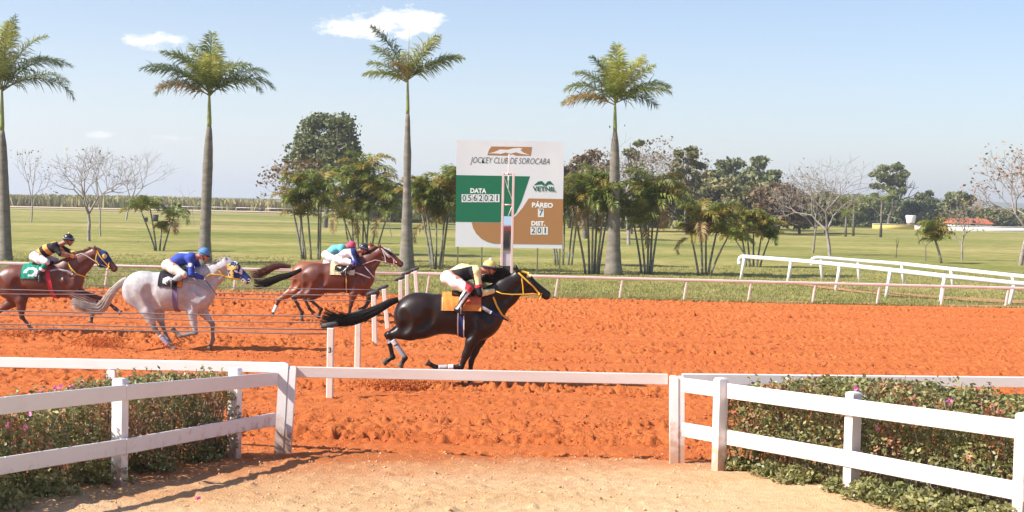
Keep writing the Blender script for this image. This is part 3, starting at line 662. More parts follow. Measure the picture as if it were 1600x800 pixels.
M['mirror'] = mat('mirror', (.85, .87, .88), .02, metal=1.0)
M['grey_panel'] = mat('grey_panel', (.55, .56, .60), .4, (.48, .48, .52), 2)
M['black_panel'] = mat('black_panel', (.03, .03, .035), .5)
def panel(name, v0, v1, m, tilt=0.0):
    a = P(793.3, v0, FY); b = P(793.3, v1, FY); mb = MB(fp.location); ww = (xr - xl) / 2 - .042
    h = (a[2] - b[2]); t = math.tan(tilt) * h / 2
    V = [(xm - ww, FY - t, b[2]), (xm + ww, FY - t, b[2]), (xm + ww, FY + t, a[2]), (xm - ww, FY + t, a[2])]
    V = V + [(x, y + .02, z) for x, y, z in V]; mb.add(V, [(0, 1, 2, 3), (7, 6, 5, 4), (0, 4, 5, 1), (1, 5, 6, 2), (2, 6, 7, 3), (3, 7, 4, 0)]); return mb.obj(name, m, fp, smooth=False)
panel('mirror', 338, 391.7, M['mirror'], R(3.6))
panel('lower_panel', 392.5, 415, M['grey_panel']); panel('foot_panel', 415.6, 432, M['black_panel'])
# the grandstand behind the photographer, seen only in that mirror
gs = thing('grandstand', 'dark grandstand with red roof edge, reflected in the mirror of the finish post', 'grandstand', (0, -26, 0))
M['gs_red'] = mat('gs_red', (.55, .10, .05), .6, (.40, .08, .05), .4); M['gs_dark'] = mat('gs_dark', (.10, .09, .09), .8, (.16, .15, .14), .5); M['concrete'] = mat('concrete', (.42, .40, .37), .85, (.34, .32, .30), 1.0)
mb = MB(gs.location); mb.box((0, -28, 9.2), (34, 13, .25)); mb.obj('roof', M['gs_dark'], gs)
mb = MB(gs.location); mb.box((0, -21.35, 9.5), (34.3, .15, .45)); mb.obj('fascia', M['gs_red'], gs)
for i in range(5):
    mb = MB(gs.location); mb.box((-16 + i * 8, -22.2, 4.5), (.4, .4, 9.1)); mb.obj('column', M['concrete'], gs)
mb = MB(gs.location)
for i in range(8): mb.box((0, -23.2 - i * .9, .25 + i * .25), (33, .9, .5 + i * .5))
mb.obj('terrace', M['concrete'], gs); mb = MB(gs.location); mb.box((0, -34.4, 4.6), (34, .2, 9.0)); mb.obj('back_wall', M['gs_dark'], gs)
# ---------------------------------------------------------------- vegetation
def quads_from(C, A, B):      # leaf cards: centre, half axes
    return np.stack([C - A - B, C + A - B, C + A + B, C - A + B], 1)
def kite(C, A, B):            # pointed leaf
    return np.stack([C - A, C - B * .9 - A * .1, C + A, C + B * .9 - A * .1], 1)
def leaf_obj(name, C, size, m, parent, r, elong=1.5, flat_up=0.3, off=(0, 0, 0)):
    n = len(C); N = r.normal(0, 1, (n, 3)); N[:, 2] = np.abs(N[:, 2]) + flat_up; N /= np.linalg.norm(N, axis=1)[:, None]
    T = np.cross(N, r.normal(0, 1, (n, 3))); T /= np.linalg.norm(T, axis=1)[:, None]; B = np.cross(N, T)
    s = size * r.uniform(.6, 1.3, n)[:, None] if np.isscalar(size) else size[:, None]
    V = kite(C, T * s * elong * .5, B * s * .5).reshape(-1, 3) - np.array(off, float)
    return mesh_obj(name, V, np.arange(n * 4).reshape(-1, 4), m, parent, smooth=False)
def frond_arrays(r, base, azi, elev, L, droop, leafl, nleaf=46, sidew=None, hang=.55, curl=0.0, wl=1.0):
    """returns rachis points and leaflet quads (K,4,3) of a feather palm frond"""
    n = 22; t = np.linspace(0, 1, n); step = L / (n - 1); e = elev; p = np.array(base, float); pts = []; tang = []; a = azi
    for i in range(n):
        d = np.array([math.cos(e) * math.cos(a), math.cos(e) * math.sin(a), math.sin(e)]); pts.append(p.copy()); tang.append(d)
        p = p + d * step; e -= droop * (.35 + 1.5 * t[i]) / n; a += curl / n
    pts = np.array(pts); tang = np.array(tang)
    u = np.linspace(.13, .995, nleaf); idx = u * (n - 1); i0 = np.minimum(idx.astype(int), n - 2); f = (idx - i0)[:, None]
    bp = pts[i0] * (1 - f) + pts[i0 + 1] * f; T = tang[i0]
    side = np.cross(T, np.array([0, 0, 1.0])); side /= np.linalg.norm(side, axis=1)[:, None] + 1e-9; up = np.cross(side, T)
    Q = []
    prof = np.clip(np.sin(np.pi * np.clip(u * .86 + .12, 0, 1)), .18, 1) ** .6
    for sg in (-1, 1):
        lift = r.normal(.38, .5, nleaf)[:, None]; fw = (.65 + .7 * u[:, None] + r.normal(0, .2, (nleaf, 1)))
        d = side * sg + T * fw + up * lift; d /= np.linalg.norm(d, axis=1)[:, None]
        l = (leafl * prof * r.uniform(.8, 1.1, nleaf))[:, None]; down = np.array([0, 0, -1.0])
        mid = bp + d * l * .5 + down * l * .06 * hang; d2 = d + down * hang * r.uniform(.7, 1.5, (nleaf, 1)); d2 /= np.linalg.norm(d2, axis=1)[:, None]
        tip = mid + d2 * l * .55
        wv = T * (leafl * .022 + .004) * wl
        Q.append(np.stack([bp - wv * .5, bp + wv * .5, mid + wv, mid - wv], 1)); Q.append(np.stack([mid - wv, mid + wv, tip + wv * .12, tip - wv * .12], 1))
    return pts, np.concatenate(Q)
def frond_obj(name, r, base, azi, elev, L, droop, leafl, m, parent, nleaf=46, hang=.55, rr=.022, curl=0.0, wl=1.0):
    pts, Q = frond_arrays(r, base, azi, elev, L, droop, leafl, nleaf, hang=hang, curl=curl, wl=wl)
    mb = MB((0, 0, 0)); mb.tube(pts, np.linspace(rr, rr * .25, len(pts)), 5)
    V0 = np.concatenate(mb.V); F = [f for f in mb.F]; k = len(V0)
    V = np.concatenate([V0, Q.reshape(-1, 3)]) - np.array(parent.location)
    F += [tuple(k + 4 * i + j for j in range(4)) for i in range(len(Q))]
    return mesh_obj(name, V, F, m, parent, smooth=False)
def royal_palm(label, u, vb, Y, vshaft, vcrown, prof, fronds, utop=None, seed=1, spear=0):
    r = np.random.default_rng(seed); b = P(u, vb, Y); top = P(utop or u, vcrown, Y); sh = P((utop or u), vshaft, Y)
    t = thing('royal_palm', label, 'palm tree', (b[0], Y, 0), 'royal palms in a row along the infield')
    H = top[2]; zs = np.concatenate([np.linspace(-.1, sh[2], 26)])
    s_ = FPX / Y; pv, pw = zip(*prof)          # profile: fraction of shaft height -> width in pixels
    rad = np.interp(zs / sh[2], pv, np.array(pw) / s_ / 2) * .90 * (1 + .02 * np.sin(zs * 9))
    pts = [(b[0] + (sh[0] - b[0]) * (max(z, 0) / sh[2]) ** 1.1, Y, z) for z in zs]
    mb = MB(t.location); mb.tube(pts, rad, 18); mb.obj('trunk', M['trunk_palm'], t)
    cs = rad[-1]; mb = MB(t.location); n = 8
    mb.tube([(sh[0] + (top[0] - sh[0]) * k / n, Y, sh[2] + (H + .15 - sh[2]) * k / n) for k in range(n + 1)], np.interp(np.arange(n + 1) / n, [0, .08, .35, .8, 1], [cs * .95, cs * 1.08, cs * .92, cs * .6, cs * .42]), 12); mb.obj('crownshaft', M['crownshaft'], t)
    c = np.array([top[0], Y, H])
    for (az_, el_, L, dr, mk) in fronds:
        frond_obj('frond', r, c + np.array([0, 0, r.uniform(-.05, .2)]), R(az_ + r.normal(0, 6)), R(el_ + r.uniform(0, 12)), L * r.uniform(.92, 1.06), dr * r.uniform(.6, .95), .72 * min(1.1, L / 2.2), M[mk], t, nleaf=int(72 * min(1.2, L / 2.2)), hang=.6, rr=.03)
    for k in range(spear):
        mb = MB(t.location); mb.tube([c, c + (.02, 0, 1.0), c + (.03, 0, 2.5)], [.03, .02, .006], 6); mb.obj('spear_leaf', M['frond_young'], t)
    return t
D, Yg, G_, DR = 'frond_dark', 'frond_young', 'frond', 'frond_dry'
royal_palm('royal palm at the left edge of the photo, with a wide drooping dark crown', 9, 405, 62, 204, 143,
           [(0, 24), (.12, 21), (.35, 19), (.6, 17), (.85, 15), (.94, 12), (1, 8)],
           [(0, 42, 3.9, 1.9, D), (20, 30, 3.7, 1.9, D), (-25, 22, 3.8, 1.5, D), (8, 60, 3.4, 2.0, G_), (35, 68, 3.2, 1.2, G_), (80, 80, 3.3, .8, G_), (150, 70, 3.2, 1.2, Yg), (-100, 55, 3, 1.8, G_), (180, 40, 3.6, 1.9, D), (160, 25, 3.6, 1.6, D), (205, 55, 3.4, 1.6, G_), (-60, 75, 3.1, 1.0, Yg), (0, 78, 3.3, .6, D), (170, 62, 3.3, 1.6, G_)], utop=3, seed=2)
royal_palm('royal palm behind the rider in blue, with thick grey trunk', 319, 412, 62, 198, 150,
           [(0, 29), (.08, 25), (.2, 19), (.5, 17.5), (.72, 17.5), (.85, 15), (.94, 12), (1, 8)],
           [(0, 36, 3.1, 1.9, D), (15, 26, 3.0, 1.7, D), (-20, 30, 3.0, 1.7, D), (180, 36, 3.1, 1.9, D), (165, 26, 3.2, 1.6, D), (200, 28, 3.0, 1.6, D), (10, 62, 2.4, 1.5, G_), (170, 60, 2.7, 1.5, G_), (100, 82, 2.8, .5, G_), (60, 72, 2.5, .9, Yg), (-70, 66, 2.3, 1.2, Yg), (-110, 50, 2.4, 1.8, G_), (80, 62, 2.5, 1.2, Yg), (175, 18, 2.6, .8, DR), (150, 74, 2.6, .8, Yg), (190, 56, 2.7, 1.3, G_)], utop=327, seed=3)
royal_palm('slim royal palm right of the chestnut horses, sparse four-armed crown with a bare spike', 635, 424, 60.8, 178, 128,
           [(0, 31), (.06, 27), (.16, 22), (.4, 16), (.62, 12.5), (.74, 14), (.86, 10), (.95, 9), (1, 6.5)],
           [(2, 20, 2.7, .6, G_), (8, 30, 2.5, .8, G_), (178, 26, 1.9, 1.1, Yg), (186, 12, 1.9, .8, G_), (172, 42, 2.0, 1.2, G_), (170, 56, 2.6, .75, D), (150, 50, 2.3, .8, G_), (15, 54, 2.2, .7, G_), (-30, 60, 2.2, .9, Yg), (-90, 70, 1.5, 1.5, Yg), (90, 50, 1.8, 1.5, G_), (-120, 50, 1.6, 1.8, DR)], utop=637, seed=4, spear=1)
royal_palm('royal palm just right of the race board, swollen trunk and yellow green crown', 958, 430, 61, 205, 163,
           [(0, 33), (.07, 29), (.18, 24), (.35, 21.5), (.6, 18.5), (.8, 16.5), (.9, 14), (.96, 10), (1, 7)],
           [(0, 30, 2.6, 1.6, G_), (-15, 20, 2.5, 1.2, G_), (20, 22, 2.4, 1.4, D), (180, 32, 2.5, 1.7, G_), (195, 20, 2.4, 1.4, DR), (165, 24, 2.4, 1.6, G_), (150, 62, 2.5, .8, D), (95, 84, 2.6, .3, Yg), (30, 66, 2.6, .6, Yg), (12, 52, 2.6, .9, Yg), (-80, 62, 2.0, 1.2, Yg), (-100, 40, 2.0, 2.0, G_), (-40, 70, 2.2, .9, Yg), (175, 56, 2.3, 1.2, G_), (110, 66, 2.3, .9, Yg)], utop=961, seed=5)

def areca(label, u, vb, stems, seed=1, nf=7, fl=1.5, group='clumps of cane palms on the infield', gold=.25, Y=None):
    """stems: (u_foot, u_top, v_top, crown scale)"""
    r = np.random.default_rng(seed); g = G(u, vb); Y = g[1]
    t = thing('cane_palm', label, 'palm clump', (g[0], Y, 0), group)
    for (uf, ut, vt, sc) in stems:
        a = P(uf, vb, Y); yo = r.uniform(-.35, .35); b = P(ut, min(vt + 24, vb - 34), Y); n = 7
        a[1] += yo * .3; b[1] += yo * 1.6; z0 = gz1(a[0], a[1])
        pts = [(a[0] + (b[0] - a[0]) * (k / n) ** 1.25, a[1] + (b[1] - a[1]) * k / n, z0 - .05 + (b[2] - z0) * k / n) for k in range(n + 1)]
        mb = MB(t.location); mb.tube(pts, np.linspace(.058, .034, n + 1), 7); mb.obj('stem', M['areca_stem'], t)
        c = np.array(pts[-1]); a0 = r.uniform(0, 360)
        for k in range(nf + 2):
            az_ = a0 + k * 137.5 + r.normal(0, 12); el_ = 30 + 54 * (k / (nf + 1)) ** .7; 
            mk = 'areca_gold' if r.random() < gold else 'areca'
            if r.random() < .08: mk = 'frond_dry'; el_ = -10
            frond_obj('frond', r, c, R(az_), R(el_), fl * 1.0 * sc * r.uniform(.85, 1.15), r.uniform(1.5, 2.3), .50 * sc, M[mk], t, nleaf=40, hang=.7, rr=.014, wl=1.9)
    return t
areca('small cane palm clump with three leaning stems in the left field beyond the blue rider', 248, 392, [(243, 224, 306, .95), (249, 250, 340, .6), (255, 270, 316, 1.0), (244, 234, 300, .8)], 11, 5, 1.2)
areca('loose cane palm clump with thin straight stems behind the rumps of the chestnut horses', 482, 406, [(472, 458, 296, 1.0), (478, 470, 315, .8), (486, 480, 290, 1.0), (497, 499, 276, 1.1), (500, 503, 300, 1.0), (474, 466, 268, .9)], 12, 7, 1.5)
areca('big dense cane palm clump under the tall dark tree', 560, 398, [(546, 532, 300, 1.1), (552, 545, 268, 1.2), (560, 556, 285, 1.1), (566, 570, 252, 1.25), (572, 580, 275, 1.2), (580, 596, 290, 1.2), (588, 606, 310, 1.0), (556, 540, 320, .9), (575, 566, 312, 1.0)], 13, 8, 1.75)
areca('fan-shaped cane palm clump between the slim royal palm and the race board', 682, 421, [(674, 655, 292, 1.05), (678, 667, 305, .9), (681, 681, 318, 1.0), (687, 696, 300, 1.1), (690, 706, 272, 1.2), (676, 663, 280, .9)], 14, 8, 1.5)
areca('cane palm clump half hidden by the right edge of the race board', 884, 414, [(868, 856, 300, 1.0), (880, 884, 288, 1.1), (888, 898, 300, 1.0), (893, 908, 282, 1.1), (872, 862, 320, .9)], 15, 8, 1.6)
areca('leafy cane palm clump close on the left of the swollen royal palm', 926, 428, [(915, 896, 300, 1.1), (921, 918, 280, 1.2), (925, 926, 300, 1.1), (929, 936, 272, 1.2), (932, 944, 292, 1.1), (935, 950, 310, 1.0)], 16, 8, 1.2)
areca('cane palm clump with forked stems close on the right of the swollen royal palm', 1010, 429, [(1003, 990, 316, 1.0), (1008, 1000, 328, .9), (1012, 1014, 298, 1.2), (1016, 1024, 285, 1.25), (1018, 1034, 300, 1.0)], 17, 8, 1.6)
areca('golden tipped cane palm clump standing alone right of centre', 1101, 431, [(1091, 1080, 345, .85), (1097, 1092, 318, 1.0), (1103, 1104, 335, .85), (1106, 1123, 318, .95), (1109, 1134, 345, .85)], 18, 7, 1.35, gold=.5)
areca('bushy cane palm clump with pale yellow stems behind the bent end of the white rail', 1176, 417, [(1166, 1158, 340, .9), (1172, 1168, 325, 1.0), (1178, 1180, 330, 1.0), (1183, 1192, 336, .95), (1188, 1204, 350, .8), (1174, 1150, 352, .8)], 19, 8, 1.4, gold=.4)
areca('small drooping cane palm with one thin leaning stem in the right field', 1467, 412, [(1470, 1455, 340, 1.0), (1471, 1461, 352, .9)], 20, 8, 1.3, gold=.4)

def branch_tree(r, H, width, levels=5, trunk=.12, fork=.28, split=3, crook=.25, upb=.25):
    segs = []; tips = []
    def grow(p, d, L, rad, lev):
        n = 3; q = p
        for k in range(n):
            d2 = d + r.normal(0, crook * .45, 3); d2[2] += upb * .15 * (1 if lev > 0 else .3); d2 /= np.linalg.norm(d2); e = q + d2 * L / n
            segs.append((q, e, rad * (1 - .25 * k / n), rad * (1 - .25 * (k + 1) / n))); q = e; d = d2
        if lev >= levels: tips.append(q); return
        m = split if lev < 2 else r.integers(2, 4)
        a0 = r.uniform(0, 6.28)
        for k in range(m):
            th = (.55 + .25 * r.random()) * (1 if lev else .9) ; az_ = a0 + k * 2 * math.pi / m + r.normal(0, .3)
            ref = np.array([0, 0, 1.0]) if abs(d[2]) < .95 else np.array([1.0, 0, 0])
            s = np.cross(d, ref); s /= np.linalg.norm(s); u = np.cross(s, d)
            nd = d * math.cos(th) + (s * math.cos(az_) + u * math.sin(az_)) * math.sin(th); nd[2] = nd[2] * .9 + upb * .5; nd /= np.linalg.norm(nd)
            grow(q, nd, L * r.uniform(.68, .9) * (1 if lev else .95), rad * .62, lev + 1)
    grow(np.zeros(3), np.array([r.normal(0, .05), r.normal(0, .05), 1.0]), H * fork, trunk, 0)
    A = np.array([s[0] for s in segs]); B = np.array([s[1] for s in segs]); ra = np.array([s[2] for s in segs]); rb = np.array([s[3] for s in segs])
    top = B[:, 2].max(); wx = max(B[:, 0].max() - B[:, 0].min(), .1); sc = np.array([width / wx, width / wx, H / top])
    return A * sc, B * sc, ra, rb, np.array(tips) * sc
def frustums(A, B, ra, rb, n=5):
    d = B - A; d /= np.linalg.norm(d, axis=1)[:, None] + 1e-9; ref = np.where(np.abs(d[:, 2:3]) < .9, np.array([[0, 0, 1.0]]), np.array([[1.0, 0, 0]]))
    s = np.cross(d, ref); s /= np.linalg.norm(s, axis=1)[:, None]; u = np.cross(s, d); th = np.arange(n) * 2 * math.pi / n
    c = np.cos(th)[None, :, None]; si = np.sin(th)[None, :, None]; ring = s[:, None] * c + u[:, None] * si
    V = np.concatenate([A[:, None] + ring * ra[:, None, None], B[:, None] + ring * rb[:, None, None]], 1)
    k = len(A); base = (np.arange(k) * 2 * n)[:, None]; j = np.arange(n); F = np.stack([base + j, base + (j + 1) % n, base + n + (j + 1) % n, base + n + j], -1).reshape(-1, 4)
    return V.reshape(-1, 3), F
def bare_tree(label, u, vb, vtop, wpx, seed, trunk=.1, levels=5, m='bark_pale', leaves=0, lm='leaf_rust', lsz=.16, Y=None, minr=.009, fork=.28, split=3, group='leafless trees on the infield'):
    r = np.random.default_rng(seed); g = G(u, vb) if Y is None else np.array([XZ(u, Y), Y, 0]); s_ = FPX / g[1]
    H = P(u, vtop, g[1])[2]; A, B, ra, rb, tips = branch_tree(r, H, wpx / s_, levels, trunk, fork, split)
    t = thing('bare_tree', label, 'tree', (g[0], g[1], 0), group); z0 = gz1(g[0], g[1])
    off = np.array([0, 0, z0 - .03]); low = ra > trunk * .55
    ra = np.maximum(ra, minr); rb = np.maximum(rb, minr * .8)
    V, F = frustums(A[low] + off, B[low] + off, ra[low], rb[low], 7); mesh_obj('trunk', V, F, M[m], t)
    if (~low).any(): V, F = frustums(A[~low] + off, B[~low] + off, ra[~low], rb[~low], 4); mesh_obj('branches', V, F, M[m], t)
    if leaves:
        C = tips[r.integers(0, len(tips), leaves)] + r.normal(0, .25, (leaves, 3)) + off; leaf_obj('foliage', C, lsz, M[lm], t, r)
    return t
bare_tree('leafless tree with a short grey trunk and wide thin crown, left field', 139, 377, 222, 165, 41, .122, 6, leaves=30, lm='leaf_mid')
bare_tree('thin leafless sapling near the left edge with a few hanging leaves', 49, 347, 232, 62, 42, .086, 4, leaves=90, lm='leaf_brown', fork=.5)
bare_tree('slim leafless tree just right of and behind the wide leafless one', 157, 369, 240, 80, 43, .065, 5, fork=.42, split=2)
bare_tree('leafless tree behind the small cane palm clump in the left field', 197, 344, 230, 120, 44, .122, 5)
bare_tree('pinkish leafless tree left of the big cane palm clump', 468, 380, 250, 120, 45, .086, 5, leaves=500, lm='leaf_brown', lsz=.2, fork=.35)
bare_tree('low stick of a sapling near the blue rider', 303, 354, 290, 50, 46, .043, 3, split=2)
bare_tree('low twiggy sapling right of the big cane palm clump', 612, 372, 318, 26, 47, .036, 3, split=2)
bare_tree('tall grey leafless tree with a domed crown behind the forked cane palm', 982, 384, 210, 150, 48, .144, 6, leaves=350, lm='leaf_brown', lsz=.2)
bare_tree('bushy leafless tree behind the tall grey one', 1030, 352, 215, 170, 49, .202, 6, leaves=700, lm='leaf_brown', lsz=.35)
bare_tree('double-stemmed leafless tree right of the bushy cane palm, farther of the close pair', 1270, 397, 262, 130, 50, .086, 6, fork=.2, leaves=250, lm='leaf_brown', lsz=.12)
bare_tree('leafless tree with a very wide fan of pale branches behind the farther racing rail', 1296, 400, 238, 190, 51, .122, 6, fork=.24)
bare_tree('small leafless tree with a straight pale stem in the right field', 1503, 407, 305, 80, 52, .072, 5, fork=.45, leaves=220, lm='leaf_mid', lsz=.14)
bare_tree('leafless tree at the right edge of the photo, last reddish leaves in its top', 1594, 416, 235, 190, 53, .144, 6, leaves=750, lm='leaf_rust', lsz=.15, fork=.3)
bare_tree('dead dark stick without branches in the right field', 1400, 404, 370, 6, 54, .040, 2, 'bark', split=2, fork=.7, group='dead saplings in the right field')
bare_tree('dead sapling with one side twig in the right field', 1446, 409, 362, 34, 55, .040, 2, 'bark', split=2, fork=.55, group='dead saplings in the right field')

def leafy_tree(label, u, Y, vtop, wpx, seed, lm='leaf_dark', crown=.62, clumps=40, leaves=4600, lsz=.34, trunk=.2, name='leafy_tree', gap=.0, group='leafy trees beyond the field', tall=1.0):
    r = np.random.default_rng(seed); x = P(u, 340, Y)[0]; H = P(u, vtop, Y)[2]; W = wpx / (FPX / Y)
    t = thing(name, label, 'tree', (x, Y, 0), group); A, B, ra, rb, tips = branch_tree(r, H * .88, W * .75, 4, trunk, max(.12, 1 - crown) * .8, 3)
    V, F = frustums(A, B, np.maximum(ra, .03), np.maximum(rb, .03), 5); mesh_obj('trunk', V, F, M['bark'], t)
    zc = H * (1 - crown / 2); CC = []
    for k in range(clumps):
        a = r.uniform(0, 6.28); ph = r.uniform(-.75, 1.0); q = math.sqrt(max(0, 1 - ph * ph)); rr = r.uniform(.45, .93)
        CC.append((math.cos(a) * q * W / 2 * rr, math.sin(a) * q * W / 2 * rr, zc + ph * H * crown / 2 * rr * .98))
    CC = np.array(CC); cr = r.uniform(.11, .23, clumps) * W * (1 - gap * .4)
    pick = r.integers(0, clumps, leaves); d = r.normal(0, 1, (leaves, 3)); d /= np.linalg.norm(d, axis=1)[:, None]
    rad = cr[pick][:, None] * (r.random((leaves, 1)) ** .45) * np.array([1, 1, .6]) * (1 + .35 * r.normal(0, 1, (leaves, 1)) * (r.random((leaves, 1)) < .25)); C = CC[pick] + d * rad
    C = C[C[:, 2] < H]
    leaf_obj('crown', C, lsz, M[lm], t, r, 1.3, .1)
    return t
leafy_tree('tall dark evergreen tree rising above the cane palms on the left of centre', 508, 150, 174, 118, 61, 'leaf_dark', .66, 90, 18000, .32, .3, gap=.1)
leafy_tree('pale brown tree showing just right of the race board', 915, 125, 232, 100, 62, 'leaf_brown', .6, 26, 4200, .28, .25, gap=.5)
leafy_tree('feathery dark treetop behind the tall grey leafless tree', 986, 150, 203, 52, 63, 'leaf_dark', .7, 14, 2200, .34, .25, gap=.3)
leafy_tree('grey green tree with a rounded top right of the leafless pair', 1072, 155, 226, 62, 64, 'leaf_mid', .7, 20, 3600, .34, .2, gap=.6)
for i, (u, Y, vt, wp, lm, lab) in enumerate([
        (1108, 190, 262, 76, 'leaf_mid', 'olive tree at the left end of the wooded rise'),
        (1140, 205, 247, 90, 'leaf_dark', 'dark round-topped tree on the crest of the wooded rise, left one'),
        (1180, 200, 244, 76, 'leaf_dark', 'dark round-topped tree on the crest of the wooded rise, right one'),
        (1205, 190, 262, 50, 'leaf_dark', 'dark narrower tree ending the crest of the wooded rise'),
        (1080, 175, 280, 80, 'leaf_mid', 'low olive tree below the grey green one'),
        (1125, 170, 285, 90, 'leaf_mid', 'low olive tree in front of the wooded rise'),
        (1170, 172, 282, 84, 'leaf_mid', 'low spreading tree in front of the dark crest'),
        (1215, 165, 283, 84, 'leaf_brown', 'brownish tree sloping down at the right of the wooded rise'),
        (1250, 175, 300, 70, 'leaf_mid', 'low tree behind the close pair of leafless trees, left'),
        (1290, 180, 292, 80, 'leaf_mid', 'low tree behind the wide fan of pale branches'),
        (1335, 252, 304, 70, 'leaf_dark', 'low dark tree left of the tall open tree'),
        (1440, 252, 312, 76, 'leaf_dark', 'low dark tree right of the tall open tree'),
        (1453, 256, 295, 46, 'leaf_dark', 'thin grey green tree between the tall open tree and the water tank'),
        (1492, 256, 291, 56, 'leaf_dark', 'grey green tree above the red roof'),
        (1542, 290, 322, 60, 'leaf_mid', 'low hazy tree right of the red roof'),
        (1586, 295, 326, 62, 'leaf_dark', 'low hazy tree near the right edge of the photo'),
        (1640, 295, 322, 70, 'leaf_dark', 'low hazy tree beyond the right edge'),
        (600, 200, 292, 80, 'leaf_dark', 'low dark tree behind the big cane palm clump'),
        (690, 190, 285, 90, 'leaf_mid', 'low olive tree behind the fan-shaped cane palm'),
        (890, 180, 285, 90, 'leaf_dark', 'low dark tree behind the board-side cane palm'),
        (950, 170, 282, 90, 'leaf_mid', 'low olive tree behind the swollen royal palm'),
        (1010, 170, 280, 90, 'leaf_brown', 'low brown tree under the tall grey leafless one'),
        ]):
    leafy_tree(lab, u, Y, vt, wp, 70 + i, lm, 1.0, 38, 9500, .48, .2)
leafy_tree('tall open-crowned tree with dark clumps on bare limbs in the right distance', 1387, 248, 249, 74, 95, 'leaf_dark', .86, 40, 6500, .44, .3, gap=1.0)
def thicket(label, u0, u1, Y, h, n, m, seed):
    r = np.random.default_rng(seed); a, b = XZ(u0, Y), XZ(u1, Y); x = r.uniform(a, b, n); top = h * (.45 + .9 * fbm(x * .22, x * 0 + seed, 3, seed)); z = r.random(n) ** .7 * top; y = Y + r.uniform(0, 14, n) - (top - z) * .4
    o = leaf_obj('thicket', np.stack([x, y, z], -1), .5, M[m], None, r, 1.3, .1); tag(o, label, 'thicket', kind='stuff')
thicket('dense dark undergrowth under the trees at the back of the field on the right', 1195, 1482, 262, 5.6, 17000, 'leaf_dark', 6)
thicket('hazy low bush along the horizon near the right edge', 1480, 1680, 330, 3.5, 5000, 'leaf_mid', 7)
thicket('low scrub between and behind the cane palms left of the race board', 560, 720, 205, 4.0, 6000, 'leaf_mid', 8)
thicket('low scrub behind the cane palms right of the race board', 880, 1050, 195, 4.6, 8000, 'leaf_mid', 9)
# small royal palms in the far row
for i, (u, Y, vt, lab) in enumerate([(1334, 165, 318, 'small feather palm left of the tall open tree'), (1377, 160, 314, 'small bright feather palm under the tall open tree'), (1322, 160, 338, 'very low feather palm by the far white rail')]):
    r = np.random.default_rng(200 + i); x = P(u, 340, Y)[0]; H = P(u, vt, Y)[2]; t = thing('feather_palm', lab, 'palm tree', (x, Y, 0), 'small feather palms in the far row')
    mb = MB(t.location); mb.tube([(x, Y, 0), (x, Y, H * .5), (x, Y, H)], [.17, .13, .10], 8); mb.obj('trunk', M['bark'], t)
    for k in range(11): frond_obj('frond', r, (x, Y, H), R(k * 33 + 10), R(r.uniform(15, 65)), 2.4, 1.7, .6, M['areca'], t, nleaf=22, hang=.6, rr=.03)

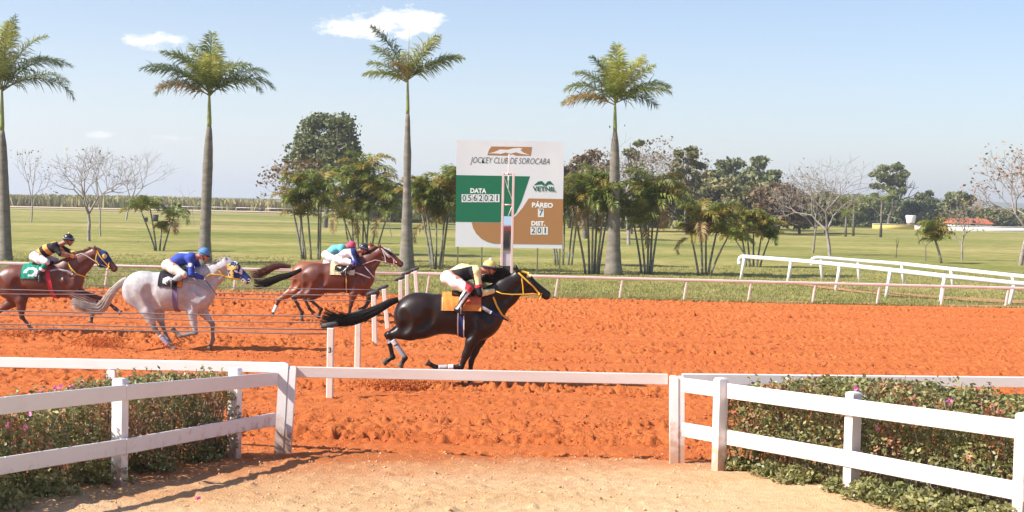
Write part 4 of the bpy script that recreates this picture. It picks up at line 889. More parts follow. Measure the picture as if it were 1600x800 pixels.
# ---------------------------------------------------------------- hedges
def hedge(label, path, wdt, hts, seed, n, spill=None, flowers=(), loc=(0, 0, 0), thin=None):
    r = np.random.default_rng(seed); t = thing('hedge', label, 'hedge', loc); path = np.array(path, float)
    seg = np.linalg.norm(np.diff(path, axis=0), axis=1); cum = np.concatenate([[0], np.cumsum(seg)]); Lt = cum[-1]
    def place(s, lat, z):
        i = np.clip(np.searchsorted(cum, s, side='right') - 1, 0, len(seg) - 1); f = (s - cum[i]) / seg[i]; p = path[i] + (path[i + 1] - path[i]) * f[:, None]
        d = (path[i + 1] - path[i]) / seg[i][:, None]; nn = np.stack([d[:, 1], -d[:, 0]], -1)
        return np.stack([p[:, 0] + nn[:, 0] * lat, p[:, 1] + nn[:, 1] * lat, z], -1)
    # points in a shell below a lumpy rounded section
    s = r.uniform(0, Lt, n * 2); th = r.uniform(-.25, math.pi + .25, n * 2)
    lump = .80 + .42 * fbm(s * 1.6 + 3, th * 2.2, 3, seed); fine = fbm(s * 6, th * 8, 2, seed + 5); keep = fine > .30
    depth = 1 - .75 * r.random(n * 2) ** 2.6
    H = np.interp(s / Lt, np.linspace(0, 1, len(hts)), hts); ex = 3.2
    cx = np.sign(np.cos(th)) * np.abs(np.cos(th)) ** (2 / ex); sz = np.sign(np.sin(th)) * np.abs(np.sin(th)) ** (2 / ex)
    lat = cx * wdt / 2 * lump * depth; z = .05 + (H - .05) * (np.clip(sz, -.1, 1)) * (lump * .35 + .66) * depth
    endf = np.clip(np.minimum(s, Lt - s) / .25, .25, 1); lat = lat * endf ** .5; z = z * endf ** .3
    if thin is not None: keep &= (r.random(n * 2) < thin(s / Lt))
    C = place(s, lat, z)[keep][:n]; C[:, 2] += sand_z(C[:, 1]) * 1.0
    dry = fbm(C[:, 0] * 3.5 + C[:, 2] * 2, C[:, 1] * 3.5 + C[:, 2] * 3, 2, seed + 9) + r.normal(0, .08, len(C)) > .64
    leaf_obj('foliage', C[~dry], .034, M['hedge_leaf'], t, r, 1.5, .3, off=loc); leaf_obj('dry_leaves', C[dry], .034, M['hedge_dry'], t, r, 1.4, .2, off=loc)
    if spill:
        X = []
        for (sf, lt, rad, cnt) in spill:
            a = place(np.full(cnt, sf * Lt), np.full(cnt, lt), np.zeros(cnt)); d = r.normal(0, 1, (cnt, 3)); d /= np.linalg.norm(d, axis=1)[:, None]; q = a + d * rad * (r.random((cnt, 1)) ** .5) * np.array([1.3, 1, .85]); q[:, 2] = np.abs(q[:, 2]) + .02; X.append(q)
        X = np.concatenate(X); X[:, 2] += sand_z(X[:, 1]); leaf_obj('low_shoots', X, .036, M['hedge_leaf'], t, r, 1.5, .3, off=loc)
    # twigs and shoots above the top
    k = 420; s = r.uniform(0, Lt, k); lat = r.uniform(-.42, .42, k) * wdt; Hs = np.interp(s / Lt, np.linspace(0, 1, len(hts)), hts)
    if thin is not None: kk = r.random(k) < thin(s / Lt); s = s[kk]; lat = lat[kk]; Hs = Hs[kk]; k = len(s)
    A = place(s, lat * .4, Hs * .05); B = place(s, lat, Hs * r.uniform(.75, 1.0, k)) + r.normal(0, .06, (k, 3))
    for q in (A, B): q[:, 2] += sand_z(q[:, 1])
    V, F = frustums(A - np.array(loc), B - np.array(loc), np.full(k, .009), np.full(k, .004), 4)
    mesh_obj('twigs', V, F, M['twig'], t)
    sh = 150; s = r.uniform(.1, Lt - .1, sh); Hs = np.interp(s / Lt, np.linspace(0, 1, len(hts)), hts); X = []
    T0 = place(s, r.uniform(-.4, .4, sh) * wdt, Hs * .93)
    for a, hh in zip(T0, r.uniform(.05, .17, sh)):
        m_ = 9; f = np.linspace(.1, 1, m_)[:, None]; X.append(a + f * np.array([r.normal(0, .03), r.normal(0, .03), hh]) + r.normal(0, .012, (m_, 3)))
    X = np.concatenate(X); X[:, 2] += sand_z(X[:, 1]); leaf_obj('shoots', X, .034, M['hedge_leaf'], t, r, 1.6, .4, off=loc)
    for (u, v, Yf) in flowers:
        for Yq in np.arange(11.0, 17.5, .04):
            c = P(u, v, Yq); w2 = c[:2] - path[:-1]; dd = np.diff(path, axis=0); tt = np.clip((w2 * dd).sum(1) / (dd * dd).sum(1), 0, 1); ds = np.linalg.norm(w2 - dd * tt[:, None], axis=1); kq = int(np.argmin(ds))
            if ds[kq] < wdt / 2 * .97 and c[2] < float(sand_z(c[1])) + np.interp((cum[kq] + tt[kq] * seg[kq]) / Lt, np.linspace(0, 1, len(hts)), hts) * 1.0: break
        q = c + r.normal(0, .014, (10, 3)); o = leaf_obj('flower', q, .028, M['flower'], t, r, 1.1, .3, off=loc)
    return t
# hedge behind the left fence
hedge('hedge behind the left fence, dusty green with orange leaves and pink blossoms', [(-3.22, 15.95), (-3.75, 15.2), (-4.55, 13.3), (-5.3, 11.6), (-6.0, 10)], .95, [.93, .91, .84, .80, .82], 31, 38000,
      spill=[(.03, -.05, .22, 500), (.12, -.32, .25, 500), (.25, -.35, .28, 700), (.38, -.42, .28, 700), (.5, -.42, .3, 900), (.6, -.45, .3, 900)],
      flowers=[(65, 609, 13.4), (84, 605, 13.4), (92, 603, 13.5), (110, 607, 13.6), (128, 604, 13.8), (40, 668, 12.9), (12, 664, 12.7), (46, 646, 13.0), (205, 590, 14.8), (148, 627, 13.6), (279, 583, 15.8), (275, 677, 14.5), (6, 770, 12.3)], loc=(-3.9, 14.5, 0))
hedge('hedge around the right fence, yellow green top with two pink blossoms', [(2.55, 16.05), (3.15, 15.35), (4.1, 13.85), (5.1, 12.2), (6.1, 10.6)], 1.0, [.90, 1.06, 1.1, 1.12, 1.15], 32, 46000,
      spill=[(.06, .35, .16, 500), (.17, .50, .2, 700), (.24, .55, .22, 800), (.33, .52, .18, 500), (.40, .60, .24, 1000), (.46, .60, .25, 1000), (.52, .62, .26, 1100), (.58, .62, .26, 1100), (.65, .62, .28, 1100)],
      flowers=[(1337, 606, 14.5), (1341, 609, 14.5), (1486, 624, 13.9), (1483, 629, 13.9), (1372, 669, 13.9), (1389, 636, 14.2), (1526, 608, 14.5), (1290, 592, 15)], loc=(4, 14, 0), thin=lambda f: np.clip(.25 + f * 12, 0, 1))
# fallen blossom on the sand
c = G(311, 777, .24); r = np.random.default_rng(5); fo = leaf_obj('fallen_blossom', np.array([c]) + r.normal(0, .015, (14, 3)) - np.array([[0, 0, 0]]), .035, M['flower'], None, r, 1.1, .5)
tag(fo, 'small pink blossom lying on the sand before the left fence', 'blossom')
# ---------------------------------------------------------------- smooth bodies from blended rounded cones
class Body:
    """prims: (p0, p1, r0, r1, lateral squash, blend)"""
    def __init__(s): s.P = []
    def add(s, p0, p1, r0, r1, sq=1.0, k=.04, tagn=''):
        s.P.append((np.array(p0, float), np.array(p1, float), float(r0), float(r1), sq, k, tagn)); return s
    def sub(s, names, off=0.0, koff=1.0):
        b = Body(); b.P = [(p0, p1, r0 + off, r1 + off, sq, k * koff, tg) for (p0, p1, r0, r1, sq, k, tg) in s.P if tg in names]; return b
def prim_d(X, Y, Z, p):
    p0, p1, r0, r1, sq, k, _ = p
    ax = p1 - p0; ax = np.array([ax[0], ax[1] / sq, ax[2]]); L = ax @ ax + 1e-12
    dx = X - p0[0]; dy = (Y - p0[1]) / sq; dz = Z - p0[2]
    t = np.clip((dx * ax[0] + dy * ax[1] + dz * ax[2]) / L, 0, 1)
    dx = dx - t * ax[0]; dy = dy - t * ax[1]; dz = dz - t * ax[2]
    return (np.sqrt(dx * dx + dy * dy + dz * dz) - (r0 + t * (r1 - r0))) * min(1, sq)
def smin(a, b, k):
    h = np.maximum(k - np.abs(a - b), 0) / k; return np.minimum(a, b) - h * h * k * .25
def smax(a, b, k): return -smin(-a, -b, k)
def sdf_pts(Q, body):
    F = np.full(len(Q), 9.0)
    for p in body.P:
        if p[6] == 'cut': continue
        F = smin(F, prim_d(Q[:, 0], Q[:, 1], Q[:, 2], p), p[5])
    return F
def sdf_mesh(body, vox, extra=None):
    lo = np.min([np.minimum(p[0], p[1]) - max(p[2], p[3]) * max(1, 1) - .05 for p in body.P], 0); hi = np.max([np.maximum(p[0], p[1]) + max(p[2], p[3]) + .05 for p in body.P], 0)
    n = np.ceil((hi - lo) / vox).astype(int) + 1
    xs = lo[0] + np.arange(n[0]) * vox; ys = lo[1] + np.arange(n[1]) * vox; zs = lo[2] + np.arange(n[2]) * vox
    F = np.full(n, 1.0, dtype=np.float32)
    for p in body.P:
        pad = p[5] + 3 * vox; rr = max(p[2], p[3]); l = np.minimum(p[0], p[1]) - rr - pad; h = np.maximum(p[0], p[1]) + rr + pad
        if p[4] > 1: l[1] -= rr * (p[4] - 1); h[1] += rr * (p[4] - 1)
        i0 = np.clip(((l - lo) / vox).astype(int), 0, n); i1 = np.clip(((h - lo) / vox).astype(int) + 1, 0, n)
        X, Y, Z = np.meshgrid(xs[i0[0]:i1[0]], ys[i0[1]:i1[1]], zs[i0[2]:i1[2]], indexing='ij')
        if p[6] == 'cut':
            sl_ = F[i0[0]:i1[0], i0[1]:i1[1], i0[2]:i1[2]]; F[i0[0]:i1[0], i0[1]:i1[1], i0[2]:i1[2]] = smax(sl_, -prim_d(X, Y, Z, p), p[5]); continue
        sl_ = F[i0[0]:i1[0], i0[1]:i1[1], i0[2]:i1[2]]
        F[i0[0]:i1[0], i0[1]:i1[1], i0[2]:i1[2]] = smin(sl_, prim_d(X, Y, Z, p), p[5])
    if extra is not None:
        X, Y, Z = np.meshgrid(xs, ys, zs, indexing='ij'); F = extra(F, X, Y, Z)
    F[0] = F[-1] = 1; F[:, 0] = F[:, -1] = 1; F[:, :, 0] = F[:, :, -1] = 1
    ins = F < 0
    c = [ins[a:n[0] - 1 + a, b:n[1] - 1 + b, d:n[2] - 1 + d] for a in (0, 1) for b in (0, 1) for d in (0, 1)]
    sm = sum(x.astype(np.int8) for x in c); cell = (sm > 0) & (sm < 8)
    idx = np.full(cell.shape, -1, dtype=np.int64); ci = np.argwhere(cell); idx[cell] = np.arange(len(ci))
    acc = np.zeros((len(ci), 3)); cnt = np.zeros(len(ci))
    for ax in range(3):
        o1, o2 = [a for a in range(3) if a != ax]
        for a in (0, 1):
            for b in (0, 1):
                q = ci.copy(); q[:, o1] += a; q[:, o2] += b; q2 = q.copy(); q2[:, ax] += 1
                f0 = F[q[:, 0], q[:, 1], q[:, 2]]; f1 = F[q2[:, 0], q2[:, 1], q2[:, 2]]; cr = (f0 < 0) != (f1 < 0)
                t = np.where(cr, f0 / np.where(np.abs(f0 - f1) < 1e-9, 1, f0 - f1), 0)
                w_ = q.astype(float); w_[:, ax] += t; acc[cr] += w_[cr]; cnt[cr] += 1
    V = acc / cnt[:, None] * vox + lo
    FF = []
    for ax in range(3):
        o1, o2 = (ax + 1) % 3, (ax + 2) % 3
        s0 = [slice(0, n[0]), slice(0, n[1]), slice(0, n[2])]; a0 = list(s0); a1 = list(s0); a0[ax] = slice(0, n[ax] - 1); a1[ax] = slice(1, n[ax])
        A = ins[tuple(a0)]; B = ins[tuple(a1)]
        e = np.argwhere(A != B); e = e[(e[:, o1] > 0) & (e[:, o2] > 0) & (e[:, o1] < n[o1] - 1) & (e[:, o2] < n[o2] - 1)]
        def cid(d1, d2):
            q = e.copy(); q[:, o1] -= d1; q[:, o2] -= d2; return idx[q[:, 0], q[:, 1], q[:, 2]]
        quad = np.stack([cid(1, 1), cid(0, 1), cid(0, 0), cid(1, 0)], -1); flip = ~A[e[:, 0], e[:, 1], e[:, 2]]
        quad[flip] = quad[flip][:, ::-1]; FF.append(quad)
    return V, np.concatenate(FF)

def coat(name, c1, c2, dark, rough=.38, scale=2.2, spec=.5):
    """horse coat: base colour with soft variation and dark points from a vertex attribute"""
    m = mat(name, c1, rough, c2, scale, 4, bump=.012, bscale=7, spec=spec, obj=True, ramp=(.3, .7)); n = m.node_tree.nodes; l = m.node_tree.links; b = n['Principled BSDF']
    src = b.inputs['Base Color'].links[0].from_socket; at = n.new('ShaderNodeAttribute'); at.attribute_name = 'points'
    mx = n.new('ShaderNodeMix'); mx.data_type = 'RGBA'; l.new(at.outputs['Fac'], mx.inputs[0]); l.new(src, mx.inputs[6]); mx.inputs[7].default_value = (*dark, 1); l.new(mx.outputs[2], b.inputs['Base Color'])
    return m
M['coat_black'] = coat('coat_black', (.010, .006, .005), (.022, .011, .008), (.008, .007, .007), .37, 2.2, .35)
M['coat_chestnut'] = coat('coat_chestnut', (.165, .040, .019), (.10, .026, .014), (.02, .012, .010), .46)
M['coat_chestnut_light'] = coat('coat_chestnut_light', (.34, .11, .045), (.24, .07, .03), (.05, .02, .015), .42)
M['coat_bay'] = coat('coat_bay', (.10, .030, .018), (.16, .048, .027), (.05, .022, .018), .42)
M['coat_grey'] = coat('coat_grey', (.54, .53, .53), (.36, .355, .36), (.19, .18, .18), .6, 9.0, .25)
M['hoof'] = mat('hoof', (.10, .07, .05), .6, (.18, .12, .08), 12, obj=True)
M['eye'] = mat('eye', (.01, .008, .008), .08, spec=.8)
M['hair_black'] = mat('hair_black', (.010, .007, .006), .55, spec=.25, island=.3)
M['hair_red'] = mat('hair_red', (.07, .022, .014), .6, (.15, .05, .028), 5, island=.3)
M['hair_grey'] = mat('hair_grey', (.62, .56, .48), .5, (.32, .29, .27), 4, island=.25)
def cloth(name, c, **k): M[name] = mat(name, c, .75, tuple(x * .82 for x in c), 9, 3, bump=.006, bscale=22, obj=True, spec=.2, **k); return M[name]
for nm, c in (('orange_cloth', (.88, .29, .06)), ('orange_red', (.75, .16, .07)), ('yellow_cloth', (.85, .66, .22)), ('pale_yellow', (.86, .74, .38)), ('black_cloth', (.02, .02, .024)), ('white_cloth', (.84, .80, .80)),
              ('breeches', (.86, .80, .82)), ('breeches_cream', (.80, .74, .64)), ('navy', (.025, .045, .17)), ('royal', (.045, .085, .42)), ('light_blue', (.10, .28, .60)), ('turquoise', (.17, .56, .62)), ('lilac', (.48, .44, .58)), ('pink_cap', (.66, .08, .20)),
              ('green_cloth', (.015, .26, .17)), ('red_cloth', (.62, .05, .07)), ('cream_cloth', (.78, .66, .38)), ('leather', (.05, .03, .02)), ('amber', (.85, .42, .12)), ('purple_mark', (.22, .17, .34)), ('grey_strap', (.42, .45, .48)), ('yellow_strap', (.88, .55, .06)), ('cream_strap', (.72, .66, .60))):
    cloth(nm, c)
M['skin'] = mat('skin', (.42, .21, .14), .5, (.36, .17, .11), 9, obj=True); M['skin_ruddy'] = mat('skin_ruddy', (.55, .22, .14), .5)
M['gloss_black'] = mat('gloss_black', (.02, .02, .022), .25, spec=.6); M['boot'] = mat('boot', (.018, .018, .02), .3, spec=.6)
M['helmet_shell'] = mat('helmet_shell', (.03, .03, .04), .3); M['goggle'] = mat('goggle', (.15, .18, .2), .1, spec=.8)

class Horse:
    def __init__(h, kind, label, Y, spec, coatm, hair, s, lw, seed, group='galloping race horses'):
        h.Y = Y; h.sp = spec; h.s = s; h.r = np.random.default_rng(seed); x0 = P(spec['belly'][0], spec['belly'][1], Y)[0]
        h.t = thing('race_horse', label, 'horse', (x0, Y, 0), group); h.o = np.array([x0, Y, 0.0]); h.coat = coatm; h.hair = hair; h.lw = lw
        h.body(); 
    def q(h, uv, y=0.0):
        p = P(uv[0], uv[1], h.Y) - h.o; p[1] = y; return p
    def body(h):
        sp = h.sp; B = Body(); q = h.q; s = h.s          # s scales the radii
        ha, ba, ch = q(sp['haunch']), q(sp['barrel']), q(sp['chest'])
        RH, RB, RC = sp.get('radii', (.37, .36, .36))
        B.add(ha, ha + (.06 * s, 0, 0), RH * s, RH * s * .98, .70, .10, 'trunk')
        B.add(ha + (.10 * s, 0, .02 * s), ba, RH * s * .88, RB * s, .76, .12, 'trunk')
        B.add(ba, ch, RB * s, RC * s, .76, .10, 'trunk')
        for sg in (-1, 1):      # thighs and gluteal masses, shoulder blades
            B.add(ha + (-.06 * s, sg * .11 * s, -.02 * s), ha + (.07 * s, sg * .12 * s, -.16 * s), .24 * s, .20 * s, .62, .05, 'trunk')
            B.add(ha + (.12 * s, sg * .11 * s, .16 * s), ha + (-.1 * s, sg * .10 * s, .05 * s), .16 * s, .18 * s, .7, .07, 'trunk')
            B.add(ch + (-.06 * s, sg * .13 * s, .2 * s), ch + (.10 * s, sg * .15 * s, -.1 * s), .10 * s, .15 * s, .6, .05, 'trunk')
        w_ = q(sp['withers']); B.add(w_ + (-.16 * s, 0, -.14 * s), w_ + (.02 * s, 0, -.10 * s), .10 * s, .10 * s, .55, .12, 'trunk')
        B.add(w_ + (.0, 0, -.10 * s), ch + (.04 * s, 0, .05 * s), .12 * s, .28 * s, .6, .12, 'trunk')
        nb, nm, po = q(sp['neck0']), q(sp['neck1']), q(sp['poll'])
        n0, n1, n2 = sp.get('neckr', (.27, .19, .125))
        B.add(nb, nm, n0 * s, n1 * s, .50, .10, 'neck'); B.add(nm, po, n1 * s, n2 * s, .52, .06, 'neck')
        fo, mu, ja = q(sp['face']), q(sp['muzzle']), q(sp['jaw'])
        B.add(po, fo, .108 * s, .110 * s, .72, .04, 'head'); B.add(fo, mu, .104 * s, .060 * s, .66, .03, 'head')
        B.add(ja, ja + (fo - ja) * .35, .088 * s, .10 * s, .62, .05, 'head'); B.add(ja, mu + (mu - fo) * -.18 + (0, 0, -.012), .065 * s, .045 * s, .6, .04, 'head')
        d = (mu - fo) / np.linalg.norm(mu - fo); n_ = np.array([-d[2], 0, d[0]]); n_ = n_ if n_[2] > 0 else -n_
        B.add(mu + d * .01, mu + d * .025 - n_ * .03 * s, .056 * s, .05 * s, .85, .03, 'head')
        B.add(mu - n_ * .055 * s - d * .02, mu - n_ * .06 * s + d * .01, .032 * s, .028 * s, .9, .02, 'head')       # lower lip
        for sg in (-1, 1):
            B.add(fo + (d * .02 + n_ * .035) * s + (0, sg * .058 * s, 0), fo + (d * .12 + n_ * .0) * s + (0, sg * .05 * s, 0), .030 * s, .018 * s, 1, .03, 'head')      # brow and cheekbone
            B.add(mu + (d * .03 - n_ * .0) + (0, sg * .036 * s, 0), mu + d * .035 + (0, sg * .037 * s, 0), .022 * s, .022 * s, 1, .012, 'head')
            e0, e1 = q(sp['ear'][0]), q(sp['ear'][1]); off = np.array([-.02 * (sg > 0), sg * .055 * s, 0]); em = (e0 + e1) / 2 + off + (e0 - e1)[[2, 1, 0]] * np.array([.10, 0, -.10])
            B.add(e0 + off, em, .030 * s, .030 * s, .8, .015, 'ear'); B.add(em, e1 + off * np.array([1, 1.15, 1]), .028 * s, .006, .6, .012, 'ear')
        low = []
        h.legs = []
        for nm_, y in (('hind_near', -.13), ('hind_far', .13), ('fore_near', -.13), ('fore_far', .13)):
            L = sp[nm_]; hind = nm_.startswith('hind'); y *= s; pts = [q(L[0], y), q(L[1], y * 1.08), q(L[2], y * .95), q(L[3], y * .9), q(L[4], y * .9)]
            hip, st, hk, ft, hf = pts
            if hind:
                B.add(hip, st, .20 * s, .135 * s, .62, .07, 'leg'); B.add(st, st + (hk - st) * .5, .130 * s, .098 * s, .68, .05, 'leg'); B.add(st + (hk - st) * .45, hk, .092 * s, .052 * s, .8, .03, 'leg')
                dn = (hk - st) / np.linalg.norm(hk - st); B.add(hk, hk + dn * .035 * s, .044 * s, .028 * s, .75, .02, 'leg')      # point of hock
            else:
                B.add(hip, st, .155 * s, .105 * s, .62, .07, 'leg'); B.add(st, st + (hk - st) * .55, .098 * s, .066 * s, .8, .04, 'leg'); B.add(st + (hk - st) * .5, hk, .062 * s, .044 * s, .85, .03, 'leg')
            c = hk + (ft - hk) * .12; B.add(hk, c, .050 * s, .043 * s, .9, .02, 'low')
            B.add(c, ft, .038 * s * 1.0, .035 * s, .9, .02, 'low'); B.add(ft, ft, .047 * s, .047 * s, .9, .015, 'low'); B.add(ft, ft + (hf - ft) * .72, .035 * s, .040 * s, .95, .02, 'low')
            pn = (ft - hk) / np.linalg.norm(ft - hk); bk = np.array([-abs(pn[2]), 0, pn[0] * np.sign(-pn[2] if pn[2] else 1)])
            B.add(c + bk * .016 * s, ft + bk * .018 * s, .018 * s, .02 * s, .9, .02, 'low')       # tendon
            h.legs.append(pts); low += [(hk, ft), (ft, hf)]
        # grooves between the muscle masses, cut into the skin
        bt0 = B.sub(('trunk', 'neck', 'leg', 'head'))
        def groove(pl, r, dep, k=.05):
            for sg in (-1, 1):
                pp_ = [np.array(p, float) for p in pl]; dn_ = []
                for a, b in zip(pp_[:-1], pp_[1:]):
                    m_ = 3
                    for j in range(m_): dn_.append(a + (b - a) * j / m_)
                dn_.append(pp_[-1]); out = []
                for p in dn_: out.append(np.array([p[0], h.surf(p, sg, bt0) + sg * (r - dep), p[2]]))
                for a, b in zip(out[:-1], out[1:]): B.add(a, b, r, r, 1, k, 'cut')
        X_ = lambda b, dx, dz: b + np.array([dx * s, 0, dz * s])
        stn = q(sp['hind_near'][1]); eln = q(sp['fore_near'][1]); wi = q(sp['withers'])
        groove([X_(ha, .24, .06), X_(ha, .22, -.06), X_(stn, .17, .08)], .07 * s, .009 * s, .10)        # flank behind the last rib
        groove([X_(ha, -.22, .06), X_(ha, -.12, -.10), X_(stn, -.10, .04)], .07 * s, .006 * s, .08)                       # hamstring line
        groove([X_(wi, -.06, -.20), X_(ch, -.10, .10), X_(ch, -.14, -.08), X_(eln, -.13, .10)], .08 * s, .009 * s, .10)   # behind the shoulder
        groove([X_(wi, .10, -.12), X_(ch, .12, .14), X_(ch, .20, .0)], .07 * s, .008 * s, .09)                           # shoulder and neck
        groove([X_(nb, .06, -.06), X_(nm, .03, -.07), X_(po, -.02, -.11)], .045 * s, .007 * s, .06)                       # throat groove
        groove([X_(ch, -.04, -.02), X_(ch, .10, -.12)], .05 * s, .006 * s, .06)
        dq = (mu - fo) / np.linalg.norm(mu - fo); groove([X_(ja, .03, .015), X_(fo, .10, -.05)], .02 * s, .007 * s, .02)
        h.B = B; V, F = sdf_mesh(B, .0115 if s > .9 and h.Y < 25 else .014)
        o = mesh_obj('body', V, F, h.coat, h.t); h.bodyo = o
        # dark points on the lower legs and muzzle
        D = np.full(len(V), 9.0)
        for (a, b) in low:
            ax = b - a; t = np.clip(((V - a) @ ax) / (ax @ ax), 0, 1); D = np.minimum(D, np.linalg.norm(V - a - t[:, None] * ax, axis=1))
        pt = np.clip(1.5 - D / (.075 * s), 0, 1); dm = np.linalg.norm(V - (mu + d * .03), axis=1); pt = np.maximum(pt, np.clip(1.3 - dm / (.10 * s), 0, 1) * .8)
        for e in (q(sp['ear'][1]),): pt = np.maximum(pt, np.clip(1.2 - np.linalg.norm((V - e) * (1, .4, 1), axis=1) / .06, 0, 1))
        at = o.data.attributes.new('points', 'FLOAT', 'POINT'); at.data.foreach_set('value', pt.astype(np.float32))
        # hooves
        for pts in h.legs:
            ft, hf = pts[3], pts[4]; d_ = (hf - ft) / np.linalg.norm(hf - ft); a = ft + (hf - ft) * .62; mb = MB(); mb.tube([a, a + d_ * .035 * s, hf, hf + d_ * .012], [.040 * s, .048 * s, .060 * s, .056 * s], 12); mb.obj('hoof', M['hoof'], h.t)
        # eyes and nostrils
        for sg in (-1, 1):
            mb = MB(); c = fo + (d * .055 + n_ * .028) * s; y = h.surf(c, sg); mb.sphere((c[0], y - sg * .008, c[2]), .021 * s, n=10, k=8); mb.obj('eye', M['eye'], h.t)
            mb = MB(); c = mu + d * .045 * s + n_ * .004; y = h.surf(c, sg); mb.sphere((c[0], y - sg * .002, c[2]), .013 * s, n=8, k=6, sc=(1.2, .5, .9)); mb.obj('nostril', M['gloss_black'], h.t)
        h.d, h.n = d, n_; h.fo, h.mu, h.po, h.ja = fo, mu, po, ja
    def surf(h, c, sg, body=None):
        ys_ = np.linspace(.6, 0, 121); Q = np.stack([np.full(121, c[0]), sg * ys_, np.full(121, c[2])], -1); f = sdf_pts(Q, body or h.B_trunk()); i = np.argmax(f < 0)
        return sg * (ys_[i] if f[i] < 0 else .03)
    def B_trunk(h):
        if not hasattr(h, '_bt'): h._bt = h.B.sub(('trunk', 'neck', 'head'))
        return h._bt
    def strap(h, name, uvs, wd, m, both=True, off=.008, th=.008):
        """flat strap lying on the near side (and mirrored on the far side)"""
        for sg in ((-1, 1) if both else (-1,)):
            pl = [h.q(uv) for uv in uvs]; pts = []
            for a, b in zip(pl[:-1], pl[1:]):
                k = max(2, int(np.linalg.norm(b - a) / .03))
                pts += [a + (b - a) * j / k for j in range(k)]
            pts.append(pl[-1]); ys_ = np.array([h.surf(p, sg) for p in pts])
            kk = np.ones(3) / 3; ysm = np.convolve(np.pad(ys_, 1, 'edge'), kk, 'valid'); V = []; F = []
            for i, p in enumerate(pts):
                T = pts[min(i + 1, len(pts) - 1)] - pts[max(i - 1, 0)]; T /= np.linalg.norm(T); W = np.array([-T[2], 0, T[0]]) * wd / 2; y = ysm[i] + sg * off
                for (w_, e) in ((W, 0), (-W, 0), (-W, sg * th), (W, sg * th)): V.append((p[0] + w_[0], y + e, p[2] + w_[2]))
            n = len(pts)
            for i in range(n - 1):
                for j in range(4): F.append((i * 4 + j, i * 4 + (j + 1) % 4, i * 4 + 4 + (j + 1) % 4, i * 4 + 4 + j))
            F += [(0, 1, 2, 3), (4 * n - 1, 4 * n - 2, 4 * n - 3, 4 * n - 4)]
            mb = MB(); mb.add(V, F); mb.obj(name, m, h.t)
    def wrap(h, name, cen, x0, x1, phi0, phi1, mats, pick=None, off=.014, nx=26, nph=60, slant=0.0, th=.012):
        """cloth wrapped round the barrel: x range (px), angle range from straight up"""
        xa, xb = h.q((x0, cen[1]))[0], h.q((x1, cen[1]))[0]; c0 = h.q(cen); X = np.linspace(xa, xb, nx); PH = np.radians(np.linspace(phi0, phi1, nph))
        XX, PP = np.meshgrid(X, PH, indexing='ij'); d = np.stack([PP * 0, np.sin(PP), np.cos(PP)], -1); lo = np.full(XX.shape, .02); hi = np.full(XX.shape, .75)
        xs_ = XX + slant * np.abs(PP)
        bt_ = h.B.sub(('trunk', 'neck'))
        for _ in range(14):
            mid = (lo + hi) / 2; Q = np.stack([xs_, d[..., 1] * mid, c0[2] + d[..., 2] * mid], -1).reshape(-1, 3); f = sdf_pts(Q, bt_).reshape(XX.shape); ins_ = f < 0; lo = np.where(ins_, mid, lo); hi = np.where(ins_, hi, mid)
        def shell(o): return np.stack([xs_, d[..., 1] * (lo + o), c0[2] + d[..., 2] * (lo + o)], -1).reshape(-1, 3)
        rip = .004 * np.sin(XX * 60 + PP * 4) 
        V = np.concatenate([shell(off + rip), shell(off + th + rip)]); N = nx * nph; F = []; mi = []
        for i in range(nx - 1):
            for j in range(nph - 1):
                a = i * nph + j; f = (a, a + 1, a + nph + 1, a + nph); F.append(tuple(k + N for k in f)); F.append(f[::-1]); m_ = 0
                if pick: m_ = pick((i + .5) / (nx - 1), math.degrees(PH[j]), V[a + N])
                mi += [m_, m_]
        bd_ = [(i * nph, (i + 1) * nph) for i in range(nx - 1)] + [((i + 1) * nph + nph - 1, i * nph + nph - 1) for i in range(nx - 1)] + [(j + 1, j) for j in range(nph - 1)] + [((nx - 1) * nph + j, (nx - 1) * nph + j + 1) for j in range(nph - 1)]
        for a, b in bd_: F.append((a, b, b + N, a + N)); mi.append(0)
        return mesh_obj(name, V, F, mats, h.t, mi)
    def bandage(h, leg, t0, t1, m, r=.043, name='leg_bandage', ph=0):
        a, b = h.legs[leg][2], h.legs[leg][3]; p0 = a + (b - a) * t0; p1 = a + (b - a) * t1; mb = MB(); n = 7
        mb.tube([p0 + (p1 - p0) * i / n for i in range(n + 1)], [(r + .003 * (i % 2)) * h.s for i in range(n + 1)], 12); return mb.obj(name, m, h.t)
    def tail(h, path, widths, n, m, rad=.006, seed=1, wisp=.25):
        r = np.random.default_rng(seed); pts = np.array([h.q(p) for p in path]); K = 16
        cum = np.concatenate([[0], np.cumsum(np.linalg.norm(np.diff(pts, axis=0), axis=1))]); cum /= cum[-1]
        A = []; B = []; ra = []; rb = []
        wd = np.array(widths)
        def curve(t): return np.stack([np.interp(t, cum, pts[:, k]) for k in range(3)], -1)
        # smooth the path
        tt = np.linspace(0, 1, 60); c = curve(tt); 
        for _ in range(5): c[1:-1] = (c[:-2] + c[2:] + c[1:-1] * 2) / 4
        def sm(t): return np.stack([np.interp(t, tt, c[:, k]) for k in range(3)], -1)
        for k in range(n):
            L = 1 - wisp * r.random() ** 1.5; t = np.linspace(0, L, K); base = sm(t); a = r.uniform(0, 6.28); q = r.random() ** .5; ph = r.uniform(0, 6.28); ww = np.interp(t, np.linspace(0, 1, len(wd)), wd) * h.s
            ox = math.cos(a) * q * ww * .5; oz = math.sin(a) * q * ww * .72; wob = (.022 * np.sin(t * 6 + ph) * t + .05 * r.normal() * t ** 2) * h.s
            T = np.gradient(base, axis=0); T /= np.linalg.norm(T, axis=1)[:, None]; N_ = np.stack([-T[:, 2], T[:, 1] * 0, T[:, 0]], -1)
            p = base + N_ * (oz + wob)[:, None]; p[:, 1] += ox + wob * .6
